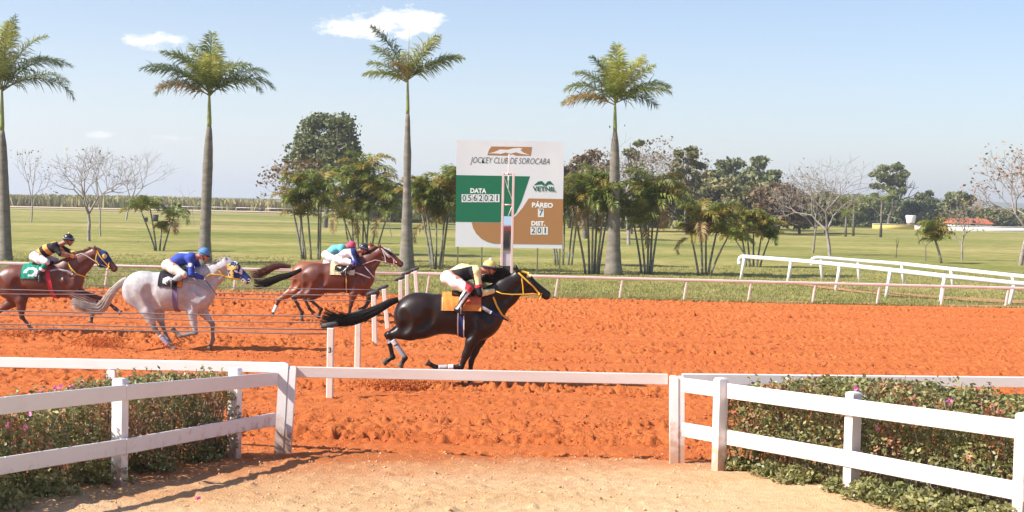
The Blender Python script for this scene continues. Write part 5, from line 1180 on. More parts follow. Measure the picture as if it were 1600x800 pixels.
            rr = rad * h.s * np.linspace(1, .35, K) * r.uniform(.7, 1.3)
            A.append(p[:-1]); B.append(p[1:]); ra.append(rr[:-1]); rb.append(rr[1:])
        V, F = frustums(np.concatenate(A), np.concatenate(B), np.concatenate(ra), np.concatenate(rb), 4)
        return mesh_obj('tail', V, F, m, h.t)
    def mane(h, n, m, length=.16, sweep=(-.8, .25), seed=3, t0=.0, t1=1.0, side=1):
        r = np.random.default_rng(seed); a, b, c = h.q(h.sp['withers']) + (0, 0, 0), h.q(h.sp['neck1']), h.po
        A = []; B = []; ra = []; rb = []
        for k in range(n):
            t = t0 + (t1 - t0) * r.random(); base = (a * (1 - t) ** 2 + 2 * b * t * (1 - t) + c * t * t) if False else (a + (b - a) * t * 2 if t < .5 else b + (c - b) * (t - .5) * 2)
            # climb to the crest
            up = np.array([-.45, 0, .9]); f = np.linspace(0, .5, 60); Q = base[None] + up * f[:, None]; s_ = sdf_pts(Q, h.B_trunk()); i = np.argmax(s_ > -.012); p = Q[i].copy(); p[1] = r.normal(0, .014)
            K = 6; pts = [p]; d_ = np.array([sweep[0] + r.normal(0, .25), r.normal(0, .25) + .12 * side, .55 + r.normal(0, .2)]); L = length * h.s * r.uniform(.6, 1.2)
            for j in range(K - 1):
                d_ = d_ / np.linalg.norm(d_); pts.append(pts[-1] + d_ * L / (K - 1)); d_ = d_ + np.array([-.10, .05 * side, -.42 + sweep[1]])
            pts = np.array(pts); rr = np.linspace(.0075, .003, K) * h.s; A.append(pts[:-1]); B.append(pts[1:]); ra.append(rr[:-1]); rb.append(rr[1:])
        V, F = frustums(np.concatenate(A), np.concatenate(B), np.concatenate(ra), np.concatenate(rb), 4)
        return mesh_obj('mane', V, F, m, h.t)
    def hood(h, mats, pick, cut, off=.009, name='hood'):
        """cloth mask fitted over the head; cut(x,z)->keep"""
        b = h.B.sub(('head',), off) ; V, F = sdf_mesh(b, .012); C = V[F].mean(1); keep = np.array([cut(p) for p in C]); F = F[keep]; C = C[keep]
        us = np.unique(F); mp = np.full(len(V), -1); mp[us] = np.arange(len(us)); mi = [pick(p) for p in C]
        return mesh_obj(name, V[us], mp[F], mats, h.t, mi)
    def rein(h, uvs, m, wd=.012, y=.09, name='rein'):
        for sg in (-1, 1):
            p = [h.q(uv) for uv in uvs]; n = len(p); P_ = []
            for i, a in enumerate(p):
                yy = sg * max(abs(h.surf(a, sg)) + .015, .05); P_.append((a[0], yy, a[2]))
            mb = MB(); mb.tube(P_, wd, 6); mb.obj(name, m, h.t)

# ---------------------------------------------------------------- riders
def hand_body(c, fwd, up, sgn, s):
    """a closed hand: palm, four curled fingers, thumb"""
    b = Body(); f = fwd / np.linalg.norm(fwd); u_ = up - f * (up @ f); u_ /= np.linalg.norm(u_); l = np.cross(f, u_) * sgn
    b.add(c - f * .035 * s + l * 0, c + f * .02 * s, .026 * s, .030 * s, 1, .02, 'h')
    for i, (o, ln) in enumerate(((.027, .95), (.010, 1.0), (-.008, .95), (-.025, .8))):
        k = c + f * .032 * s + u_ * o * s; k1 = k + (f * .022 - l * .018) * s * ln; k2 = k1 + (-f * .014 - l * .020) * s * ln
        b.add(c + f * .01 * s + u_ * o * .8 * s, k, .0105 * s, .0105 * s, 1, .008, 'h'); b.add(k, k1, .0100 * s, .0095 * s, 1, .004, 'h'); b.add(k1, k2, .0092 * s, .008 * s, 1, .004, 'h')
    tb = c - f * .018 * s + u_ * .028 * s; b.add(tb, tb + (f * .03 + u_ * .016 - l * .006) * s, .0115 * s, .010 * s, 1, .012, 'h'); b.add(tb + (f * .03 + u_ * .016 - l * .006) * s, tb + (f * .052 + u_ * .008 - l * .02) * s, .0098 * s, .0085 * s, 1, .006, 'h')
    return b
class Rider:
    def __init__(g, H, label, J, look):
        """J: pixel joints; look: materials"""
        g.H = H; s = g.s = H.s; q = lambda uv, y=0: (lambda p: np.array([p[0], y, p[2]]))(P(uv[0], uv[1], H.Y) - H.o)
        hip, sh, hd = q(J['hip']), q(J['shoulder']), q(J['head']); g.t = thing('person', label, 'jockey', tuple(H.o + hip * (1, 0, 1)), 'jockeys on the galloping horses'); org = hip.copy()
        B = Body(); ax = (sh - hip); axn = ax / np.linalg.norm(ax); nr = np.array([-axn[2], 0, axn[0]])
        th = J.get('thick', .105); mid = hip + ax * .5 + nr * J.get('arch', .03) * s
        B.add(hip - org, hip + ax * .12 - org, .102 * s, .104 * s, 1.28, .06, 'pelvis')
        B.add(hip + ax * .08 - org, mid - org, .105 * s, th * s, 1.32, .07, 'torso'); B.add(mid - org, sh - axn * .06 - org, th * s, .108 * s, 1.5, .08, 'torso')
        nk = sh + axn * .05 + (hd - sh) * .25; B.add(sh - axn * .02 - org, hd - (hd - sh) * .35 - org, .058 * s, .052 * s, 1, .04, 'neck')
        f = np.array(J.get('gaze', (.95, 0, -.1)), float); f /= np.linalg.norm(f); up = np.array([-f[2], 0, f[0]])
        B.add(hd + up * .02 - org, hd + up * .03 - f * .012 - org, .090 * s, .092 * s, .84, .03, 'head'); B.add(hd + f * .035 - up * .055 - org, hd + f * .045 - up * .075 - org, .055 * s, .034 * s, .85, .04, 'head')
        B.add(hd + f * .088 - up * .005 - org, hd + f * .108 - up * .028 - org, .010 * s, .017 * s, .8, .012, 'head')      # nose
        B.add(hd + f * .080 - up * .062 - org, hd + f * .083 - up * .064 - org, .016 * s, .016 * s, 1.5, .012, 'head')      # lips
        B.add(hd + f * .074 + up * .018 - org, hd + f * .076 + up * .018 - org, .018 * s, .018 * s, 2.6, .015, 'head')      # brow
        for sg in (-1, 1): B.add(hd + (0, sg * .078 * s, 0) - f * .005 - up * .01 - org, hd + (0, sg * .08 * s, 0) - f * .01 + up * .015 - org, .017 * s, .018 * s, .5, .008, 'head')
        g.arms = []; g.lg = []
        for sg, key in ((-1, 'near'), (1, 'far')):
            el, ha = q(J['elbow_' + key], sg * .235 * s), q(J['hand_' + key], sg * .085 * s); so_ = sh + (0, sg * .155 * s, 0) - axn * .03
            B.add(so_ - org, el - org, .060 * s, .046 * s, 1, .05, 'upper'); B.add(so_ - org, so_ - org, .068 * s, .068 * s, 1, .05, 'upper')
            B.add(el - org, el + (ha - el) * .45 - org, .046 * s, .041 * s, 1, .02, 'fore'); B.add(el + (ha - el) * .4 - org, ha - (ha - el) / np.linalg.norm(ha - el) * .03 - org, .041 * s, .029 * s, 1, .02, 'fore')
            g.arms.append((so_ - org, el - org, ha - org))
            kn, an, to = q(J['knee_' + key], sg * .27 * s), q(J['ankle_' + key], sg * .33 * s), q(J['toe_' + key], sg * .345 * s); h0 = hip + (0, sg * .10 * s, 0)
            B.add(h0 - org, h0 + (kn - h0) * .45 - org, .098 * s, .086 * s, .95, .06, 'thigh'); B.add(h0 + (kn - h0) * .4 - org, kn - org, .090 * s, .062 * s, 1, .05, 'thigh')
            B.add(kn - org, kn + (an - kn) * .4 - org, .058 * s, .056 * s, 1, .03, 'shin'); B.add(kn + (an - kn) * .35 - org, an - org, .055 * s, .036 * s, 1, .03, 'shin')
            fd = (to - an) / np.linalg.norm(to - an); B.add(an - fd * .035 - (0, 0, .02) - org, to - org, .034 * s, .026 * s, 1.15, .02, 'foot')
            g.lg.append((kn - org, an - org, to - org))
        g.B = B; V, F = sdf_mesh(B, .010); mesh_obj('body', V, F, look['skin'], g.t)
        def shell(name, tags, off, mats, pick=None, koff=1.0, clip=None, vox=.0105):
            b = B.sub(tags, off, koff); V, F = sdf_mesh(b, vox)
            # soft folds
            nz = (fbm(V[:, 0] * 14 + V[:, 1] * 5, V[:, 2] * 14, 3, 7) - .5) * .012; C0 = V.copy(); V[:, 2] += nz; V[:, 1] += nz * np.sign(V[:, 1]) * .8
            C = V[F].mean(1)
            if clip is not None: k = np.array([clip(p) for p in C]); F = F[k]; C = C[k]
            mi = [pick(p) for p in C] if pick else None
            us = np.unique(F); mp = np.full(len(V), -1); mp[us] = np.arange(len(us)); return mesh_obj(name, V[us], mp[F], mats, g.t, mi)
        g.org = org; g.hip = hip - org; g.sh = sh - org; g.hd = hd - org; g.ax = axn; g.nr = nr; g.L = np.linalg.norm(ax); g.f = f; g.up = up
        shell('breeches', ('pelvis', 'thigh'), .010 * s, look['breeches'], look.get('breeches_pick') and (lambda p: look['breeches_pick'](g, p)), clip=lambda p: (p - g.hip) @ axn < .15 * s or (p - g.hip) @ g.nr < -.045)
        shell('silk_jersey', ('torso', 'upper', 'fore'), .013 * s, look['jersey'], (lambda p: look['jersey_pick'](g, p)) if 'jersey_pick' in look else None)
        for k, sg in enumerate((-1, 1)):
            kn, an, to = g.lg[k]; b = Body(); a0 = kn + (an - kn) * .22
            b.add(a0, kn + (an - kn) * .45, .064 * s, .062 * s, 1, .02, 'b'); b.add(kn + (an - kn) * .42, an, .061 * s, .045 * s, 1, .03, 'b'); fd = (to - an) / np.linalg.norm(to - an); b.add(an - fd * .04 - (0, 0, .02), to, .043 * s, .036 * s, 1.1, .02, 'b'); b.add(an - fd * .04 - (0, 0, .05), an - fd * .04 - (0, 0, .02), .028 * s, .03 * s, 1, .01, 'b')
            V, F = sdf_mesh(b, .009); C = V[F].mean(1); mi = [look['boot_pick'](g, p, a0, an) for p in C] if 'boot_pick' in look else None
            mesh_obj('boot', V, F, look['boot'], g.t, mi)
            mb = MB(); c = to - fd * .06; mb.tube([c + (0, -.05, -.03), c + (0, .05, -.03)], .012, 6); mb.tube([c + (0, -.05, -.03), c + (0, -.055, .06), c + (0, 0, .12), c + (0, .055, .06), c + (0, .05, -.03)], .007, 6); mb.obj('stirrup', M['steel'], g.t)
            so_, el, ha = g.arms[k]; fw = (ha - el) / np.linalg.norm(ha - el); hb = hand_body(ha + fw * .02, fw, np.array([0, 0, 1.0]), sg, 1.0 * s + .08); V, F = sdf_mesh(hb, .0052); mesh_obj('glove' if look.get('gloves') else 'hand', V, F, look.get('gloves') or look['skin'], g.t)
        # helmet: shell, brim, pompom, chin strap, goggles
        hc = g.hd + up * .035 * s - f * .008; b = Body(); b.add(hc, hc + up * .012, .118 * s, .112 * s, .90, .02, 'c')
        V, F = sdf_mesh(b, .010); C = V[F].mean(1); k = ((C - hc) @ up > -.028 - ((C - hc) @ f) * -.12); F = F[k]; C = C[k]; us = np.unique(F); mp = np.full(len(V), -1); mp[us] = np.arange(len(us))
        mi = [look['helmet_pick'](g, p, hc) for p in C] if 'helmet_pick' in look else None
        mesh_obj('helmet', V[us], mp[F], look['helmet'], g.t, mi)
        mb = MB(); A_ = []; n = 16
        for i in range(n + 1):
            a = -1.15 + 2.3 * i / n; A_.append(hc - up * .012 + f * (math.cos(a) * .112) * s + np.array([0, 1, 0]) * math.sin(a) * .10 * s); 
        Bp = [p + (f * math.cos(-1.15 + 2.3 * i / n) * .055 - up * .016) * s for i, p in enumerate(A_)]; V = A_ + Bp + [p + up * .006 for p in A_] + [p + up * .006 for p in Bp]; m_ = n + 1
        F = [(i, i + 1, i + 1 + m_, i + m_) for i in range(n)] + [(i + 2 * m_, i + 3 * m_, i + 1 + 3 * m_, i + 1 + 2 * m_) for i in range(n)] + [(i + m_, i + 1 + m_, i + 1 + 3 * m_, i + 3 * m_) for i in range(n)]
        mb.add(V, F); mb.obj('helmet_peak', look['peak'], g.t)
        if look.get('pom'): mb = MB(); mb.sphere(hc + up * .132 * s, .026 * s, n=10, k=8); mb.obj('pompom', look['pom'], g.t)
        mb = MB(); st = [hc + up * -.03 + np.array([0, -.098, 0]) * s, g.hd - up * .07 + f * .03 + np.array([0, -.062, 0]) * s, g.hd - up * .115 * s + f * .05, g.hd - up * .07 + f * .03 + np.array([0, .062, 0]) * s, hc + up * -.03 + np.array([0, .098, 0]) * s]; mb.tube(st, .008, 6); mb.obj('chin_strap', M['gloss_black'], g.t)
        for sg in (-1, 1): mb = MB(); mb.sphere(g.hd + f * .082 * s + up * .002 + np.array([0, sg * .032 * s, 0]), .012 * s, n=8, k=6); mb.obj('eye', M['eye'], g.t)
        if look.get('goggles'): mb = MB(); mb.tube([hc + f * (math.cos(a) * .122) * s + np.array([0, math.sin(a) * .112, 0]) * s + up * .012 for a in np.linspace(-2.6, 2.6, 22)], .012, 6); mb.sphere(hc + f * .118 * s + up * .018, .034 * s, n=10, k=6, sc=(.6, 1.9, .8)); mb.obj('goggles', M['goggle'], g.t)
# ---------------------------------------------------------------- the five horses and their riders
# 1: black horse
s1 = .96
H1 = Horse('black', 'black horse with an orange saddle cloth and yellow bridle, galloping in front of the others', 22.9, dict(
    belly=(720, 520), haunch=(650, 494), barrel=(700, 490), chest=(747, 497), withers=(768, 457), radii=(.378, .31, .375),
    neck0=(765, 480), neck1=(791, 456), poll=(811, 436), face=(824, 440), muzzle=(854, 460), jaw=(822, 453), ear=((809, 424), (806.5, 412)), neckr=(.275, .215, .15),
    hind_near=((642, 496), (640, 517), (609, 522), (634, 558), (626, 571)), hind_far=((646, 496), (636, 514), (605, 524), (613, 559), (599, 568)),
    fore_near=((748, 506), (738, 530), (721, 572), (682, 573), (668, 565)), fore_far=((758, 506), (748, 532), (736, 566), (734, 592), (733, 605))), M['coat_black'], M['hair_black'], s1, 0, 1)
H1.tail([(622, 468), (610, 472), (590, 484), (567, 495), (545, 501), (522, 500), (502, 494)], [.06, .085, .10, .105, .11, .14, .20], 460, M['hair_black'], .0065, 4, .5)
H1.mane(620, M['hair_black'], .24, (-.75, .34), 5, .22, .86)
H1.wrap('saddle_cloth', (722, 492), 690, 752, -72, 62, [M['orange_cloth'], M['orange_red'], M['pale_yellow']], lambda f, ph, p: (1 if (f > .60 and ph > -52) else (2 if f < .05 and ph < -30 else 0)))
H1.wrap('saddle', (722, 490), 706, 742, -26, 26, [M['leather']], off=.03, nph=24, th=.03)
H1.wrap('girth', (722, 490), 715.5, 726.5, -180, 180, [M['navy'], M['white_cloth'], M['orange_cloth']], lambda f, ph, p: 1 if (f < .16 or f > .84) else 0, off=.012, nx=14, nph=90, th=.008)
H1.strap('breast_girth', [(735, 474), (752, 476), (762, 484), (780, 493), (795, 500)], .05, M['navy']); H1.strap('breast_girth_pad', [(753, 478), (768, 487)], .055, M['grey_strap'], off=.015)
H1.strap('neck_strap', [(771, 463), (777, 478), (785, 492), (795, 499)], .03, M['yellow_strap'], off=.014)
ye = M['yellow_strap']
H1.strap('cheek_strap', [(815, 433), (817, 446), (818, 461)], .022, ye); H1.strap('bridle_cross', [(808, 424), (822, 437), (834, 448), (843, 459)], .026, ye, off=.012)
H1.strap('noseband', [(846, 458), (845, 464), (843, 468)], .022, ye); H1.strap('bit_strap', [(820, 460), (832, 459), (843, 461)], .03, M['orange_cloth'], off=.012); H1.strap('brow_pad', [(823, 431), (829, 431)], .06, M['pale_yellow'], off=.012); H1.strap('brow_band', [(814, 424), (826, 427)], .035, ye, off=.010)
H1.rein([(840, 460), (820, 459.5), (800, 459.5), (784, 458), (775, 454)], ye, .010)
H1.bandage(0, .22, .42, M['white_cloth'], .047); H1.bandage(0, .44, .98, M['grey_strap'], .042); H1.bandage(1, .2, .38, M['white_cloth'], .046); H1.bandage(2, .30, .52, M['white_cloth'], .046); H1.bandage(2, .54, .9, M['grey_strap'], .042)
def boot_white(g, p, a0, an): return 1 if int(((p - a0) @ (an - a0)) / ((an - a0) @ (an - a0)) * 5 + (p[0] * 30)) % 2 == 0 and p[2] > an[2] else 0
def jp1(g, p):
    (so_, el, ha) = g.arms[0] if p[1] < 0 else g.arms[1]; t = ((p - el) @ (ha - el)) / ((ha - el) @ (ha - el)); tu = ((p - so_) @ (el - so_)) / ((el - so_) @ (el - so_)); da = abs(p[1]) > .15
    ta = (p - g.hip) @ g.ax / g.L
    if t > .08 and (p[2] < el[2] + .09) and ta > .75: return 1
    if ta > .86 and tu < .62: return 1
    if ta > .8 and .62 < tu < 1.15: return 0 if tu > .74 else 2
    if (p - g.hip - g.ax * ta * g.L) @ g.nr > .108: return 1
    return 0
Rider(H1, 'jockey in a black and yellow silk with a yellow helmet, crouched on the black horse', dict(hip=(699, 433.5), shoulder=(747, 424), head=(764.5, 420.5), elbow_near=(750, 457), hand_near=(773, 454), elbow_far=(756, 452), hand_far=(776, 450),
    knee_near=(733, 450), ankle_near=(717, 481), toe_near=(726, 488), knee_far=(736, 450), ankle_far=(722, 482), toe_far=(731, 489), gaze=(.95, 0, -.18), thick=.118, arch=.03),
    dict(skin=M['skin_ruddy'], breeches=[M['breeches'], M['red_cloth']], breeches_pick=lambda g, p: 1 if p[0] > g.lg[0][0][0] - .055 and p[1] < 0 else 0, jersey=[M['black_cloth'], M['pale_yellow'], M['red_cloth']], jersey_pick=jp1,
         boot=[M['boot'], M['white_cloth']], boot_pick=boot_white, gloves=M['black_cloth'], helmet=[M['yellow_cloth'], M['gloss_black']], helmet_pick=lambda g, p, hc: 1 if (p - hc) @ g.up < .012 else 0, peak=M['gloss_black'], pom=M['white_cloth'], goggles=True))

# 2: grey horse
s2 = .97
H2 = Horse('grey', 'pale grey horse with a blue and yellow mask, second from the left', 27.7, dict(
    belly=(270, 480), haunch=(220, 454), barrel=(262, 455), chest=(305, 459), withers=(312, 423), radii=(.375, .37, .368),
    neck0=(315, 443), neck1=(334, 430), poll=(355, 413), face=(366, 418), muzzle=(386, 436), jaw=(364, 429), ear=((354, 409), (353.5, 399)), neckr=(.25, .19, .135),
    hind_near=((218, 458), (233, 484), (243, 511), (266, 539), (275, 546)), hind_far=((224, 458), (243, 484), (251, 508), (260, 531), (267, 541)),
    fore_near=((304, 468), (302, 487), (308, 519), (284, 524), (271, 513)), fore_far=((312, 466), (314, 487), (330, 507), (331, 531), (326, 545))), M['coat_grey'], M['hair_grey'], s2, 0, 2)
H2.tail([(199, 436), (190, 441), (174, 457), (164, 474), (156, 484), (140, 482), (110, 472)], [.07, .09, .11, .12, .12, .11, .10], 400, M['hair_grey'], .007, 6, .55)
H2.mane(260, M['hair_grey'], .12, (-.8, .15), 8, .3, 1.0)
navy, yel = M['navy'], M['yellow_cloth']
def hood2(p):
    v = float(fbm(np.array([p[0] * 11 + 3.3]), np.array([p[2] * 11 + 1.1]), 2, 5)[0])
    return 1 if (v > .52 and p[0] < H2.q((380, 420))[0] and p[2] < H2.q((370, 411))[2]) else (2 if v < .33 else 0)
H2.hood([navy, yel, M['white_cloth']], hood2, lambda p: p[0] > H2.q((356, 410))[0])
H2.wrap('saddle_cloth', (270, 456), 252, 289, -68, 60, [M['black_cloth'], M['white_cloth'], M['orange_cloth']], lambda f, ph, p: 2 if (f > .8) else (1 if (math.hypot((f - .42) / .24, (ph + 50) / 13) < 1.0 and not (f > .45 and abs(ph + 50) < 3)) else 0))
H2.wrap('saddle', (275, 454), 262, 290, -26, 26, [M['leather']], off=.03, nph=24, th=.03)
H2.wrap('girth', (279, 456), 275, 282, -180, 180, [M['purple_mark']], off=.012, nx=10, nph=90, th=.008)
H2.strap('neck_strap', [(342, 420), (350, 430), (368, 436)], .03, M['yellow_strap'], off=.014); H2.rein([(378, 436), (360, 434), (345, 429), (330, 428), (322, 434)], M['yellow_strap'], .010)
H2.strap('breast_strap', [(290, 438), (312, 440), (330, 452)], .028, M['grey_strap'])
for sg in (-1, 1):
    for (u, v) in ((381, 438), (390, 438)):
        mb = MB(); c = H2.q((u, v)); y = H2.surf(c, sg) + sg * .02; mb.tube([c * (1, 0, 1) + (.028 * math.cos(a), y, .028 * math.sin(a)) for a in np.linspace(0, 6.28, 13)], .008, 6, caps=False); mb.obj('bit_ring', M['cream_strap'], H2.t)
H2.bandage(0, .52, .98, M['lilac'], .046); H2.bandage(0, .42, .50, M['white_cloth'], .048)
def jp2(g, p):
    ta = (p - g.hip) @ g.ax / g.L; return 1 if (.52 < ta < .88 and (p - g.hip - g.ax * ta * g.L) @ g.nr > .10 and abs(p[1]) < .07) or (np.linalg.norm((p - (g.arms[0][0] * .6 + g.arms[0][1] * .4))[[0, 2]]) < .04 and p[1] < -.15) else 0
g2 = Rider(H2, 'jockey in royal blue with a light blue helmet, bent low over the grey horse', dict(hip=(263, 414), shoulder=(303, 402), head=(318.5, 399), elbow_near=(303, 428), hand_near=(320, 434), elbow_far=(308, 424), hand_far=(326, 428),
    knee_near=(292, 428), ankle_near=(271, 441), toe_near=(278, 448), knee_far=(294, 427), ankle_far=(275, 442), toe_far=(282, 450), gaze=(.95, 0, -.3), arch=.04),
    dict(skin=M['skin_ruddy'], breeches=[M['breeches_cream']], jersey=[M['royal'], M['white_cloth']], jersey_pick=jp2, boot=[M['boot'], M['grey_strap']], boot_pick=lambda g, p, a0, an: 1 if ((p - a0) @ (an - a0)) / ((an - a0) @ (an - a0)) < .6 and p[2] > (a0[2] + an[2]) / 2 - .02 else 0, gloves=M['white_cloth'], helmet=[M['light_blue']], peak=M['gloss_black'], goggles=True))
a = P(320, 436, 27.4); b = P(337, 459, 27.35); wh = thing('whip', 'thin dark riding whip in the white glove of the jockey in royal blue', 'whip', a, None)
mb = MB(a); mb.tube([a + (a - b) * .1, a + (b - a) * .3, b], [.012, .009, .005], 6); mb.obj('shaft', M['gloss_black'], wh); mb = MB(a); mb.tube([b, b + (b - a) * .08], [.012, .014], 6); mb.obj('flap', M['leather'], wh)

# 3 and 4: chestnuts side by side
s3 = .99
def chest_spec(dx, dy, hn, hf, fn, ff): 
    A = lambda u, v: (u + dx, v + dy)
    return dict(belly=A(530, 462), haunch=A(491, 436), barrel=A(522, 434), chest=A(560, 434), withers=A(566, 406), radii=(.372, .35, .368),
        neck0=A(568, 424), neck1=A(580, 408), poll=A(596, 394), face=A(605, 396), muzzle=A(626, 412), jaw=A(604, 406), ear=(A(595, 388), A(594, 380)), neckr=(.25, .185, .13),
        hind_near=hn, hind_far=hf, fore_near=fn, fore_far=ff)
H4 = Horse('chestnut', 'lighter chestnut horse mostly hidden behind the darker chestnut, only rump, tail and legs showing', 36.2, chest_spec(-15, -4,
    ((474, 438), (462, 452), (437, 468), (430, 485), (426, 492)), ((478, 438), (486, 452), (475, 467), (482, 482), (489, 490)), ((552, 438), (556, 452), (577, 462), (572, 478), (566, 486)), ((556, 436), (565, 452), (590, 458), (584, 474), (578, 484))), M['coat_chestnut_light'], M['hair_red'], .99, 0, 4)
H4.tail([(454, 416), (449, 416), (438, 415), (426, 417), (414, 424), (402, 430), (392, 434)], [.055, .08, .10, .11, .12, .14, .17], 360, M['hair_red'], .007, 9, .55)
H4.mane(120, M['hair_red'], .12, (-.8, .15), 8, .3, 1.0)
H4.bandage(0, .5, 1.15, M['white_cloth'], .052); H4.wrap('saddle_cloth', (520, 432), 505, 545, -60, 60, [M['white_cloth']]); H4.wrap('girth', (520, 432), 524, 529, -180, 180, [M['white_cloth']], nx=8, nph=80)
H3 = Horse('chestnut', 'dark chestnut horse with black tail and white bridle, nearer of the two side by side', 34.5, chest_spec(0, 0,
    ((490, 440), (483, 456), (460, 464), (473, 488), (472, 499)), ((494, 440), (496, 456), (483, 468), (501, 484), (496, 497)), ((556, 440), (553, 458), (549, 477), (546, 493), (545, 503)), ((562, 438), (568, 456), (582, 464), (571, 479), (561, 485))), M['coat_chestnut'], M['hair_black'], s3, 0, 3)
H3.tail([(471, 421), (465, 424), (452, 430), (436, 434), (420, 440), (406, 444), (396, 442)], [.055, .075, .09, .09, .10, .12, .15], 380, M['hair_black'], .007, 10, .55)
H3.mane(260, M['hair_black'], .12, (-.8, .15), 8, .3, 1.0)
H3.wrap('saddle_cloth', (540, 434), 517, 556, -74, 60, [M['cream_cloth'], M['black_cloth'], M['white_cloth']], lambda f, ph, p: 0 if (f < .2 or ph < -62 or ph > -20) else (1 if float(fbm(np.array([f * 5.0]), np.array([ph * .12]), 2, 3)[0]) > .47 else (2 if f > .8 else 0)))
H3.wrap('saddle', (540, 432), 530, 552, -26, 26, [M['leather']], off=.03, nph=24, th=.03)
H3.wrap('girth', (543, 434), 540.5, 545.5, -180, 180, [M['leather'], M['amber']], lambda f, ph, p: 1 if .3 < f < .7 else 0, off=.012, nx=10, nph=90, th=.008)
H3.strap('breast_strap', [(554, 424), (566, 428), (580, 434)], .03, M['cream_strap']); H3.strap('neck_strap', [(571, 416), (578, 424), (585, 433), (590, 437)], .025, M['white_cloth'], off=.014)
wc = M['cream_strap']
H3.hood([M['black_cloth'], wc], lambda p: 1 if int((p[0] + p[2]) * 16) % 3 == 0 else 0, lambda p: H3.q((598, 390))[0] < p[0] < H3.q((612, 390))[0] and p[2] > H3.q((600, 402))[2])
H3.strap('cheek_strap', [(598, 391), (602, 400), (603, 409)], .022, wc, off=.014); H3.strap('bridle_cross', [(595, 387), (605, 396), (613, 402), (620, 410)], .022, wc, off=.016); H3.strap('noseband', [(615, 403), (616, 412), (612, 416)], .025, wc, off=.012); H3.strap('brow_band', [(598, 386), (611, 392)], .022, wc, off=.016)
H3.rein([(615, 413), (600, 409), (587, 406), (575, 410), (567, 413)], wc, .009)
Rider(H4, 'jockey in turquoise with a pink helmet, on the hidden far chestnut horse', dict(hip=(510, 398), shoulder=(537, 387), head=(549, 386), elbow_near=(542, 406), hand_near=(556, 404), elbow_far=(544, 404), hand_far=(558, 402),
    knee_near=(530, 408), ankle_near=(517, 420), toe_near=(524, 425), knee_far=(531, 407), ankle_far=(519, 420), toe_far=(526, 425), gaze=(.95, 0, -.3), arch=.03),
    dict(skin=M['skin'], breeches=[M['breeches']], jersey=[M['turquoise']], boot=[M['boot']], helmet=[M['pink_cap']], peak=M['gloss_black'], gloves=M['white_cloth']))
Rider(H3, 'jockey in a white and lilac silk with a black helmet, on the near chestnut horse', dict(hip=(527, 405), shoulder=(555, 394), head=(568, 390), elbow_near=(558, 411), hand_near=(567, 413), elbow_far=(560, 409), hand_far=(569, 411),
    knee_near=(554, 411), ankle_near=(539, 425), toe_near=(546, 429), knee_far=(555, 411), ankle_far=(541, 426), toe_far=(548, 430), gaze=(.95, 0, -.35), arch=.03),
    dict(skin=M['skin'], breeches=[M['breeches'], M['royal']], breeches_pick=lambda g, p: 1 if p[0] > g.lg[0][0][0] - .06 else 0, jersey=[M['lilac'], M['navy'], M['white_cloth']], jersey_pick=lambda g, p: 1 if (p - g.hip) @ g.ax / g.L > .86 else (2 if .45 < (p - g.hip) @ g.ax / g.L < .8 else 0), boot=[M['boot']], helmet=[M['helmet_shell']], peak=M['gloss_black'], gloves=M['black_cloth'], goggles=True))

# 5: bay on the left
H5 = Horse('bay', 'bay horse with a blue mask and a green saddle cloth, at the left edge', 30.6, dict(
    belly=(60, 467), haunch=(18, 442), barrel=(58, 438), chest=(102, 439), withers=(106, 408), radii=(.375, .36, .378),
    neck0=(108, 430), neck1=(127, 412), poll=(150, 396), face=(161, 400), muzzle=(179, 419), jaw=(158, 411), ear=((150, 392), (148.5, 382.5)), neckr=(.26, .21, .14),
    hind_near=((18, 446), (36, 466), (37, 494), (50, 511), (56, 518)), hind_far=((14, 446), (20, 470), (-4, 486), (-14, 506), (-20, 514)),
    fore_near=((106, 448), (120, 462), (153, 471), (147, 492), (144, 502)), fore_far=((108, 446), (124, 460), (160, 468), (178, 483), (186, 489))), M['coat_bay'], M['hair_red'], .97, 0, 5)
H5.tail([(-6, 426), (-16, 430), (-30, 440), (-50, 446), (-70, 450)], [.07, .11, .12, .12, .12], 200, M['hair_black'], .007, 10, .4)
H5.mane(260, M['hair_red'], .12, (-.8, .15), 8, .35, 1.0)
H5.hood([navy, M['yellow_cloth']], lambda p: 1 if np.linalg.norm((p - H5.q((165, 400)))[[0, 2]]) < .05 else 0, lambda p: H5.q((150, 400))[0] < p[0] < H5.q((175, 400))[0] - (p[2] - H5.q((170, 405))[2]) * -.2)
H5.wrap('saddle_cloth', (55, 440), 38, 70, -74, 62, [M['green_cloth'], M['white_cloth']], lambda f, ph, p: 1 if (.55 < math.hypot((f - .5) / .36, (ph + 52) / 17) < 1.0 and not (f < .42 and ph < -54)) else 0, off=.016)
H5.wrap('saddle', (66, 438), 54, 82, -26, 26, [M['leather']], off=.03, nph=24, th=.03)
H5.wrap('girth', (76, 440), 73, 80, -180, 180, [M['red_cloth']], off=.012, nx=10, nph=90, th=.008, slant=.06)
H5.strap('breast_strap', [(80, 423), (95, 420), (110, 423), (118, 428)], .04, M['grey_strap']); H5.strap('neck_strap', [(109, 409), (114, 418), (124, 428), (136, 433)], .025, M['yellow_strap'], off=.014)
H5.strap('bridle_cross', [(153, 391), (159, 401), (165, 409), (172, 417)], .026, ye, off=.02); H5.strap('cheek_strap', [(154, 395), (151, 406), (156, 414)], .022, ye, off=.02); H5.strap('noseband', [(172, 410), (170, 420)], .022, ye, off=.02)
H5.rein([(170, 418), (152, 410), (138, 400), (128, 396), (118, 400)], M['cream_strap'], .010)
